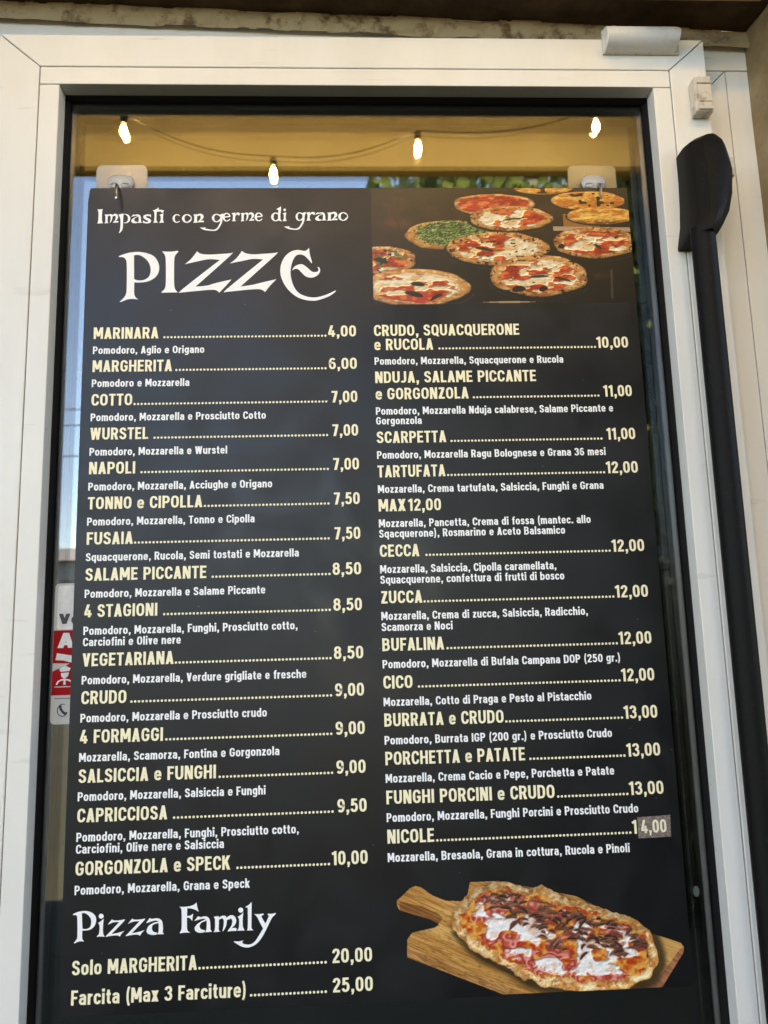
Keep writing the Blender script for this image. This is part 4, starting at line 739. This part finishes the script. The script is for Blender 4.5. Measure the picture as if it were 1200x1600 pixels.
    # photographed light: upper rim catches light, lower rim turns away
    body = body*(1+.16*np.clip(V, -1, 1)*sstep(.7, 1, r)-.20*sstep(.9, 1, r)*(V < 0))[..., None]
    body = body*(.95+.1*n3)[..., None]
    return img*(1-ins[..., None])+body*ins[..., None]
def leaf(img, X, Zm, cx, cz, L, wd, a, col):
    ca, sa = math.cos(a), math.sin(a); u = ((X-cx)*ca+(Zm-cz)*sa)/L; v = (-(X-cx)*sa+(Zm-cz)*ca)/wd
    m_ = sstep(1.08, .92, np.hypot(u, v+.25*u*u-.1)); img = mixc(img, col, m_*.95)
    return mixc(img, tuple(min(255, c*1.8+14) for c in col), m_*np.exp(-(v/.16)**2)*.4)
def top_picture(X, Zm):
    n = fbm(X/30, Zm/18, 2, 4); m2 = fbm(X/4, Zm/18, 9, 3)
    img = np.stack([30+0*X, 19+0*X, 13+0*X], -1); img = mixc(img, (54, 30, 18), sstep(.45, .7, n)*sstep(-110, -30, Zm)); img = mixc(img, (24, 18, 17), sstep(-60, -120, Zm)*.8)
    img = mixc(img, (92, 50, 28), np.exp(-((X-395)/22)**2-((Zm+50)/7)**2)*.7)
    img = mixc(img, (30, 20, 15), sstep(.55, .7, m2)*.4)
    img = mixc(img, (96, 52, 28), np.exp(-((X-655)/16)**2-((Zm+122)/6)**2)*.7*sstep(.35, .6, n))
    for i, p in enumerate(PIZZAS):
        if p[4] == 'fold':      # wooden board under it
            bd = (np.abs(Zm-(-58.5-.02*(X-650))) < 3.0)*(X > 598); img = mixc(img, (206, 170, 138), bd*.9)
            bd2 = (np.abs(Zm+46) < 9)*(X > 612)*(X < 660)*1.0; img = mixc(img, (190, 122, 62), bd2*.8)
        img = paint_pizza(img, X, Zm, *p[:5], 100+i*37)
    for q in ((418, -133.5, 9, 3.0, -.12, (22, 26, 20)), (413, -147, 12, 3.4, -.22, (20, 24, 18)), (441, -151, 9, 2.4, .5, (30, 30, 20)), (372, -101, 9, 3.6, -.3, (24, 22, 22)), (506, -86, 12, 2.2, -.2, (40, 32, 20)), (575, -124, 13, 1.8, .05, (44, 40, 22)), (606, -128, 11, 1.8, -.25, (52, 48, 24)), (548, -141, 9, 4.2, .1, (34, 18, 20)), (580, -141, 6, 3.4, .3, (30, 16, 16)), (540, -150, 6, 3.4, .1, (28, 15, 14)), (607, -82.5, 4.5, 3.2, .2, (26, 14, 14)), (655, -83, 6, 2.2, -.6, (40, 40, 26)), (545, -44, 13, 1.4, .1, (60, 50, 26))):
        img = leaf(img, X, Zm, *q)
    img = mixc(img, (196, 160, 120), (np.abs(Zm+158.6) < 1.2*np.clip(1-((X-535)/34)**2, 0, 1))*.9)
    hl = np.exp(-(((X-670-.05*(Zm+130))/1.4)**2))*(np.abs(Zm+135) < 20); img = mixc(img, (128, 108, 96), hl*.55)
    return img*.92, np.ones(X.shape, bool)
picture('pizza_photo_print', 361.0, 699.6, -160.6, -.4, .5, top_picture)
def sdist(X, Zm, poly):
    d = np.full(X.shape, 1e9); ins = np.zeros(X.shape, bool); n = len(poly)
    for i in range(n):
        (x0, z0), (x1, z1) = poly[i], poly[(i+1) % n]; ex, ez = x1-x0, z1-z0
        t = np.clip(((X-x0)*ex+(Zm-z0)*ez)/(ex*ex+ez*ez+1e-9), 0, 1); d = np.minimum(d, np.hypot(X-x0-t*ex, Zm-z0-t*ez))
        cr = ((z0 > Zm) != (z1 > Zm)) & (X < (x1-x0)*(Zm-z0)/(z1-z0+1e-12)+x0); ins ^= cr
    return np.where(ins, d, -d)
def board_picture(X, Zm):
    sb = sdist(X, Zm, BOARD); spz = sdist(X, Zm, PIZZA)+(fbm(X/11, Zm/11, 41, 4)-.5)*8.5+.6
    a = -.42; u = X*math.cos(a)+Zm*math.sin(a); v = -X*math.sin(a)+Zm*math.cos(a)
    g1 = fbm(u/26, v/1.3, 3, 4); g2 = fbm(u/60, v/7, 6, 3); g3 = fbm(u/6, v/.7, 8, 2)
    img = np.stack([204+0*X, 146+0*X, 74+0*X], -1); img = mixc(img, (228, 176, 100), sstep(.45, .7, g2)); img = mixc(img, (160, 102, 44), sstep(.52, .34, g1)*.75); img = mixc(img, (120, 72, 30), sstep(.38, .25, g3)*.5)
    img = mixc(img, (236, 184, 112), sstep(600, 690, X)*.6)
    f = sstep(-.4, .6, sdist(X, Zm, FACES['front'])); fc = mixc(np.stack([176+0*X, 118+0*X, 60+0*X], -1), (206, 152, 90), sstep(.45, .6, g1)); fc = mixc(fc, (110, 66, 32), sstep(.5, .3, g3)*.6)
    img = img*(1-f[..., None])+fc*f[..., None]
    f = sstep(-.4, .6, sdist(X, Zm, FACES['slot'])); img = img*(1-f[..., None])+(mixc(np.stack([120+0*X, 72+0*X, 32+0*X], -1), (168, 108, 54), sstep(.4, .65, g1)))*f[..., None]
    f = sstep(-.4, .6, sdist(X, Zm, FACES['right'])); img = img*(1-f[..., None])+(mixc(np.stack([190+0*X, 128+0*X, 92+0*X], -1), (150, 92, 62), sstep(.5, .35, g3)))*f[..., None]
    img = mixc(img, (240, 200, 130), np.exp(-((sdist(X, Zm, FACES['front'])+.3)/.7)**2)*(sb > 1.5)*.35)
    sh = sstep(-9, 0, sdist(X-4, Zm+5, PIZZA)); img = img*(1-.62*sh)[..., None]
    # the pizza
    n1 = fbm(X/9, Zm/7, 61, 4); n2 = fbm(X/4.5, Zm/3.6, 62, 4); n3 = fbm(X/2, Zm/1.7, 63, 3)
    cr = np.stack([236+0*X, 198+0*X, 138+0*X], -1); cr = mixc(cr, (250, 226, 184), sstep(.48, .7, n2)); cr = mixc(cr, (204, 134, 66), sstep(.5, .33, n1)*.85); cr = mixc(cr, (160, 92, 40), sstep(.40, .28, n2)*.7)
    cr = mixc(cr, (196, 130, 68), sstep(4, 0, spz)*.55)
    dpt = spz+(n2-.5)*9+(n1-.5)*6
    nq = fbm(X/6, Zm/4.5, 68, 2); og = mixc(np.stack([218+0*X, 112+0*X, 36+0*X], -1), (240, 170, 78), sstep(.45, .68, nq)); og = mixc(og, (190, 58, 28), sstep(.48, .28, nq)*.9)
    t1 = sstep(7.5, 9.5, dpt+(np.clip((Zm+905)/60, -1, .6))*1.5); top = cr*(1-t1[..., None])+og*t1[..., None]
    fw = fbm(X/11, Zm/8, 66, 2); fold = np.sin(fw*17+1.5*n2); hm = mixc(np.stack([206+0*X, 86+0*X, 66+0*X], -1), (236, 150, 138), sstep(-.2, .9, fold)); hm = mixc(hm, (150, 42, 30), sstep(-.6, -.95, fold)*.7)
    hf = fbm(X/17, Zm/11, 64, 3, .4); t2 = sstep(.44, .48, hf)*sstep(10.5, 12.5, dpt); top = top*(1-t2[..., None])+hm*t2[..., None]
    cf = fbm(X/17+3, Zm/9.5+.004*X, 65, 3, .36); t3 = sstep(.515, .60, cf)*sstep(13, 19, dpt)
    cz = mixc(np.stack([242+0*X, 222+0*X, 206+0*X], -1), (255, 250, 246), sstep(.52, .64, cf)); cz = mixc(cz, (232, 176, 138), sstep(.5, .34, n1)*.5)
    top = top*(1-t3[..., None])+cz*t3[..., None]
    rr = random.Random(12); cnt = 0
    zs = [(482, -876), (540, -896), (600, -917), (556, -906), (575, -893), (610, -925), (525, -893), (468, -862), (490, -868), (517, -872), (500, -880), (540, -882), (560, -892), (585, -905), (600, -900), (615, -905), (575, -915), (630, -915), (640, -925), (590, -925), (650, -930), (620, -935), (530, -905), (545, -925), (570, -870), (545, -865), (608, -885), (662, -945), (520, -860), (505, -893)]
    for (mx, mz) in zs:
        for k in range(9):
            x = mx+rr.gauss(0, 6.5); z = mz+rr.gauss(0, 4.0); ang = rr.choice((rr.uniform(-.9, .9), rr.uniform(-.4, .2)))
            L = rr.uniform(2.8, 7.0); w = rr.uniform(1.0, 2.1); ca, sa = math.cos(ang), math.sin(ang)
            iu = np.searchsorted(X[0], (x-10, x+10)); iv = np.searchsorted(Zm[:, 0], (z-10, z+10)); w_ = (slice(iv[0], iv[1]), slice(iu[0], iu[1]))
            Xc, Zc, sc, tc_ = X[w_], Zm[w_], sstep(9, 12, spz[w_]), top[w_]
            uu = ((Xc-x)*ca+(Zc-z)*sa)/L; vv = (-(Xc-x)*sa+(Zc-z)*ca)/w+.8*uu*uu-.3; m_ = sstep(1.15, .85, np.hypot(uu, vv))*sc
            c = rr.choice(((62, 34, 26), (92, 58, 40), (46, 24, 22), (120, 78, 52)))
            tc_ = mixc(tc_, (150, 90, 70), sstep(1.9, 1.0, np.hypot(uu, vv))*.35*sc)
            tc_ = mixc(tc_, c, m_*.95); top[w_] = mixc(tc_, (170, 124, 96), m_*np.exp(-((vv-.45)/.25)**2)*.6)
    hh = sstep(.47, .64, cf)*t3*1.6+.5*nq+.10*t2*(1-t3)*fold+sstep(0, 9, spz)*1.2; gz, gx = np.gradient(hh); top = top*np.clip(1+1.6*gz-1.1*gx, .74, 1.16)[..., None]
    top = top*(.95+.1*n3)[..., None]
    ip = sstep(-.5, .6, spz); img = img*(1-ip[..., None])+top*ip[..., None]
    return np.clip(img*.95, 0, 255), (np.maximum(sb, spz) > -.1)&(Zm > -972.8)
picture('pizza_board_print', 366, 694, -973, -822, .45, board_picture)
poster.location = (0, 0, 0)

# ------------------------------------------------------------------ hooks on the glass
def make_hook(name, x, lab, xp, lean):
    e = empty(name, (x, YG, 0))
    w, zt, zb, r = .0325, .0425, -.0225, .008
    pts = []
    for cx, cz, a0 in ((w-r, zt-r, 0), (-w+r, zt-r, 90), (-w+r, zb+r, 180), (w-r, zb+r, 270)):
        for k in range(5): a = R(a0+k*22.5); pts.append((cx+r*math.cos(a), cz+r*math.sin(a)))
    obj('film_plate', prism_y(pts, -.0012, -.0003), M_clear, e)
    bmh = bmesh.new(); bmesh.ops.create_uvsphere(bmh, u_segments=20, v_segments=10, radius=1.0)
    for v in bmh.verts:
        f = 1+.10*math.sin(3*math.atan2(v.co.z, v.co.x))
        v.co = Vector((v.co.x*.0165*f, v.co.y*.006-.004, v.co.z*.0150*f+.0125))
    b = smooth(obj('moulded_boss', bmh, M_bump, e), 60)
    for s in (-1, 1):
        bt = bmesh.new(); pr = [(s*.0075+.0055*math.cos(t), -.0095, .0085+.0030*math.sin(t)) for t in np.linspace(0, 2*math.pi, 15)]
        smooth(obj('moulded_eye', tube(pr, .0007, 6, bt, cap=False), M_bump, b), 60)
    p = [(xp, -.006, .004), (xp+lean*.1, -.016, .0035), (xp+lean*.25, -.0245, 0), (xp+lean*.5, -.0262, -.006), (xp+lean*.8, -.0268, -.013), (xp+lean, -.0270, -.0195), (xp+lean, -.0285, -.0215), (xp+lean, -.0310, -.0218)]
    smooth(obj('steel_hook', tube(p, .0015, 8), M_steel, e), 60)
    return tag(e, lab, 'hook', 'clear hooks holding the menu board')
make_hook('adhesive_hook', .0365, 'clear plastic hook stuck on the glass above the word Impasti', .000, .003)
make_hook('adhesive_hook', .6600, 'clear plastic hook stuck on the glass above the pizza photograph', .003, -.003)

# alarm sticker on the pane, half hidden behind the board
stk = empty('warning_sticker', (-.0276, YG, -.5850))
def spart(name, bm, m, par=None): return obj(name, bm, m, par or stk)
M_swhite = mat('sticker_white', lin(236, 240, 242), .5, .3, col2=lin(206, 212, 214), scale=60)
M_sgrey = mat('sticker_grey', lin(186, 190, 190), .4, .5)
M_sred = mat('sticker_red', lin(170, 16, 26), .65, .15, col2=lin(148, 12, 22), scale=40)
M_sblack = mat('sticker_black', (.015, .015, .018, 1), .4)
def rrect(x0, x1, z0, z1, r):
    pts = []
    for cx, cz, a0 in ((x1-r, z1-r, 0), (x0+r, z1-r, 90), (x0+r, z0+r, 180), (x1-r, z0+r, 270)):
        for k in range(5): a = R(a0+k*22.5); pts.append((cx+r*math.cos(a), cz+r*math.sin(a)))
    return pts
SW = .115
spart('backing', prism_y(rrect(0, SW, -.082, .0815, .005), -.0006, -.0001), M_sgrey)
spart('upper_field', prism_y(rrect(.0035, SW-.0035, .0270, .0790, .003), -.0008, -.0007), M_swhite)
red = spart('red_field', box(.0002, SW-.0002, -.0008, -.0007, -.0490, .0260), M_sred)
spart('torn_patch', prism_y([(.0035, -.0085), (.0050, -.0005), (.022, -.0035), (.040, -.0030), (.040, -.0120), (.024, -.0122), (.012, -.0090)], -.00095, -.00085), M_swhite)
spart('torn_patch', prism_y([(.0005, -.0215), (.0005, -.0120), (.013, -.0125), (.0205, -.0128)], -.00095, -.00085), M_sgrey)
def sticker_text(name, t, x0, x1, z, cap, m, par=stk):
    global Y_INK
    o = Y_INK; Y_INK = -.00105; r = lettering(name, t, x0, x1, z, z, cap, m, par); Y_INK = o; return r
sticker_text('letters', 'V', 5.5, 19.0, 33.5, 12.0, M_sblack); sticker_text('letters', 'o', 20.0, 29.5, 33.5, 12.0, M_sblack)
sticker_text('letters', 'A', 5.2, 24.5, 5.5, 17.5, M_swhite)
# guard pictogram: cap, face, shoulders, line
gd = spart('guard_emblem', prism_y([(.0085, -.0185), (.0150, -.0150), (.0215, -.0180), (.0200, -.0215), (.0095, -.0220)], -.00105, -.00095), M_swhite)
obj('emblem_face', prism_y([(.0105, -.0235), (.0195, -.0230), (.0190, -.0270), (.0155, -.0300), (.0140, -.0300), (.0110, -.0275)], -.00105, -.00095), M_swhite, gd)
obj('emblem_shoulders', prism_y([(.0050, -.0370), (.0065, -.0330), (.0110, -.0305), (.0190, -.0305), (.0240, -.0330), (.0250, -.0370), (.0235, -.0370), (.0220, -.0340), (.0180, -.0322), (.0160, -.0322), (.0165, -.0370), (.0135, -.0370), (.0140, -.0322), (.0115, -.0322), (.0080, -.0342), (.0068, -.0370)], -.00105, -.00095), M_swhite, gd)
obj('emblem_line', box(.0035, .0300, -.00105, -.00095, -.0398, -.0390), M_swhite, gd)
ph = spart('telephone_emblem', prism_y([(.0105, -.0600), (.0125, -.0605), (.0125, -.0630), (.0145, -.0665), (.0170, -.0685), (.0190, -.0680), (.0195, -.0700), (.0170, -.0720), (.0135, -.0695), (.0110, -.0660), (.0095, -.0625)], -.00105, -.00095), M_sblack)
obj('emblem_ring', tube([(.0140+.0062*math.cos(t), -.0010, -.0660+.0068*math.sin(t)) for t in np.linspace(1.2, 5.4, 24)], .0004, 5), M_sblack, ph)
for i in range(9): obj('small_print', box(.0045+i*.0028, .0065+i*.0028, -.00105, -.00095, -.0532, -.0522), M_sblack, stk)
tag(stk, 'red and white alarm sticker on the pane, half hidden behind the menu board', 'sticker')
# little pale dab on the pane, lower right
bm = lathe([(.0001, 0), (.0046, 0), (.0044, .0008), (.002, .0013), (.0001, .0014)], 14)
d_ = smooth(obj('adhesive_dot', bm, mat('pale_rubber', lin(84, 90, 88), .7, .2), None, (.7188, YG-.0003, -.8790)), 50); d_.rotation_euler = (R(90), 0, 0); d_.scale = (.85, 1.35, 1)
tag(d_, 'small pale oval dot stuck on the glass beside the lower right corner of the menu', 'sticker dot')

# ------------------------------------------------------------------ what the pane mirrors: canopy, bulbs, trees, hedge
can = tag(empty('canopy', (.4, -1.4, GROUND_Z)), 'pale canopy roof with a long beam mirrored in the top of the glass', 'canopy')
M_can = mat('canopy_cream', lin(236, 228, 206), .8, .2, col2=lin(226, 216, 190), scale=4)
M_trim = mat('canopy_trim', lin(112, 104, 72), .7, .2)
cpart = lambda n, b, m: part(can, n, b, m)
cpart('ceiling', box(-3.2, 3.0, -2.60, YW-.02, 1.930, 1.990), M_can)
cpart('beam', box(-3.2, 3.0, -2.64, -2.602, 1.766, 1.990), M_can)
cpart('valance', box(-3.2, 3.0, -2.645, -2.600, 1.735, 1.764), M_trim)
cpart('cross_beam', box(-3.2, 3.0, -1.56, -1.46, 1.86, 1.928), M_can)
for xx in (-3.0, 2.8): cpart('post', box(xx-.05, xx+.05, -2.66, -2.56, GROUND_Z, 1.70), M_trim)
M_glow = bpy.data.materials.new('glowing_bulb'); M_glow.use_nodes = True
_b = M_glow.node_tree.nodes['Principled BSDF']; _b.inputs['Emission Color'].default_value = (1, .68, .25, 1); _b.inputs['Emission Strength'].default_value = BULB_POWER
_b.inputs['Base Color'].default_value = (.8, .6, .3, 1)
M_cable = mat('black_cable', (.01, .01, .01, 1), .6)
bulbs = [(-.58, 1.53, 'first'), (.04, 1.34, 'second'), (.65, 1.46, 'third'), (1.42, 1.56, 'fourth')]
glass_prof = [(.005, .024), (.009, .017), (.0135, .005), (.0150, -.007), (.0127, -.018), (.007, -.025), (.002, -.027)]
b0 = None
for x, z, w in bulbs:
    e = empty('string_light', (x, -2.0, z))
    if b0 is None: gm = lathe(glass_prof, 14); cm = lathe([(.013, .030), (.015, .034), (.015, .062), (.006, .075)], 12)
    if b0 is None:
        g_ = smooth(obj('bulb', gm, M_glow, e), 60); s_ = smooth(obj('socket', cm, M_cable, e), 40); b0 = (g_.data, s_.data)
    else: smooth(obj('bulb', b0[0], None, e), 60); smooth(obj('socket', b0[1], None, e), 40)
    tag(e, '%s bulb from the left of the string lights mirrored in the glass' % w, 'light bulb', 'string light bulbs')
pts = []
xs = [(-1.6, 1.92)]+[(x, z+.075) for x, z, _ in bulbs]+[(2.3, 1.92)]
for (xa, za), (xb, zb) in zip(xs, xs[1:]):
    for k in range(9): t = k/9; pts.append((xa+(xb-xa)*t, -2.0, za+(zb-za)*t-.05*math.sin(math.pi*t)))
pts.append((xs[-1][0], -2.0, xs[-1][1]))
tag(smooth(obj('light_cable', tube(pts, .0028, 6), M_cable), 60), 'thin black cable carrying the string lights under the canopy', 'cable')

M_leaf = mat('leaf_green', (.115, .130, .045, 1), .55, .4, col2=(.075, .100, .032, 1), scale=3)
_nn, _ll = M_leaf.node_tree.nodes, M_leaf.node_tree.links      # thin leaves let light through
_tr = _nn.new('ShaderNodeBsdfTranslucent'); _tr.inputs[0].default_value = (.16, .20, .05, 1); _mx = _nn.new('ShaderNodeMixShader'); _mx.inputs[0].default_value = .45
_ll.new(_nn['Principled BSDF'].outputs[0], _mx.inputs[1]); _ll.new(_tr.outputs[0], _mx.inputs[2]); _ll.new(_mx.outputs[0], _nn['Material Output'].inputs[0])
M_leaf2 = mat('hedge_green', (.018, .026, .010, 1), .6, .3, col2=(.010, .016, .007, 1), scale=3)
M_bark = mat('bark', (.09, .07, .05, 1), .9, .2, col2=(.05, .04, .03, 1), scale=10)
def leaves(name, n, fn, size, m, parent):
    v = []; f = []
    for i in range(n):
        c = fn(); a = Vector((random.gauss(0, 1), random.gauss(0, 1), random.gauss(0, 1))).normalized(); b = a.cross(Vector((random.gauss(0, 1), random.gauss(0, 1), random.gauss(0, 1)))).normalized()
        s = size*random.uniform(.6, 1.4); k = len(v)
        v += [tuple(c-a*s), tuple(c+b*s*.45), tuple(c+a*s), tuple(c-b*s*.45)]; f.append((k, k+1, k+2, k+3))
    me = bpy.data.meshes.new(name); me.from_pydata(v, [], f); me.update(); o = obj(name, me, m, parent); o['kind'] = 'stuff'; return o
def tree(x, y, h, spread, lab, n=9000, seed=1):
    random.seed(seed); e = empty('broadleaf_tree', (x, y, GROUND_Z))
    bm = tube([(0, 0, 0), (.05, 0, h*.2), (-.03, .05, h*.42), (.06, 0, h*.7)], [.24, .19, .15, .06], 10)
    cl = []
    for i in range(16):
        a = random.uniform(0, 2*math.pi); rr = random.uniform(.25, 1)*spread; z = random.uniform(.30, .95)*h
        p = Vector((math.cos(a)*rr*(1.1-abs(z/h-.6)), math.sin(a)*rr*(1.1-abs(z/h-.6)), z)); cl.append((p, random.uniform(.5, .95)*spread*.42))
        tube([(0, 0, max(h*.25, z-h*.22)), tuple(p*.6+Vector((0, 0, (z-h*.12)*.4))), tuple(p)], [.09, .05, .015], 6, bm)
    smooth(obj('trunk', bm, M_bark, e), 60)
    def fn():
        p, r = random.choice(cl); d = Vector((random.gauss(0, 1), random.gauss(0, 1), random.gauss(0, 1))).normalized()
        return p+d*r*random.random()**.33
    leaves('crown', n, fn, .16, M_leaf, e)
    return tag(e, lab, 'tree')
tree(5.3, -10.5, 9.6, 4.6, 'large green tree mirrored on the right side of the glass', 42000, 3)
tree(7.4, -12.6, 9.5, 4.2, 'green tree at the far right behind the larger mirrored tree', 34000, 8)
tree(7.6, -16.5, 10.5, 5.2, 'tallest green tree standing behind the two mirrored trees', 30000, 14)
hb = empty('house', (-13.5, -42, GROUND_Z))
M_hw = mat('house_wall', lin(150, 152, 150), .9, .2, col2=lin(136, 138, 136), scale=.6); M_hwin = mat('house_window', (.03, .035, .04, 1), .2)
obj('wall', box(-9, 9, -8, 0, 0, 6.0), M_hw, hb)
bm = bmesh.new(); rv = [bm.verts.new(p) for p in ((-9.4, .4, 6.0), (9.4, .4, 6.0), (9.4, -8.4, 6.0), (-9.4, -8.4, 6.0), (-9.4, -4, 7.2), (9.4, -4, 7.2))]
for q in ((0, 1, 5, 4), (2, 3, 4, 5), (0, 4, 3), (1, 2, 5), (0, 3, 2, 1)): bm.faces.new([rv[i] for i in q])
bmesh.ops.recalc_face_normals(bm, faces=bm.faces); obj('roof', bm, mat('roof_tiles', (.15, .145, .14, 1), .85), hb)
for k in range(6):
    for zz_ in (1.0, 3.7):
        wo = obj('window', box(-8.0+k*2.9, -6.7+k*2.9, .002, .06, zz_, zz_+1.4), M_hw, hb); obj('pane', box(-7.9+k*2.9, -6.8+k*2.9, .062, .08, zz_+.1, zz_+1.3), M_hwin, wo)
tag(hb, 'pale grey house far across the street mirrored at the left edge of the glass', 'house')
for zc, w in ((2.95, 'upper'), (2.72, 'middle'), (2.28, 'lower')):      # overhead wires seen in the pane's left edge
    tag(obj('overhead_wire', tube([(-24+k*1.9, -14, zc*1.42-.25+.004*(k-6)**2) for k in range(13)], .012, 6), M_cable), '%s of the thin overhead wires crossing the mirrored sky at the left edge' % w, 'wire', 'overhead wires')
hg = empty('hedge', (4.3, -3.6, GROUND_Z))
random.seed(5)
obj('stems', box(-3.0, 3.0, -.3, .3, 0, 1.75), mat('hedge_core', (.006, .008, .004, 1), .9), hg)
leaves('foliage', 9000, lambda: Vector((random.uniform(-3.1, 3.1), random.uniform(-.42, .42), random.uniform(.05, 1.98))), .07, M_leaf2, hg)
tag(hg, 'dark clipped hedge mirrored low on the right side of the glass', 'hedge')
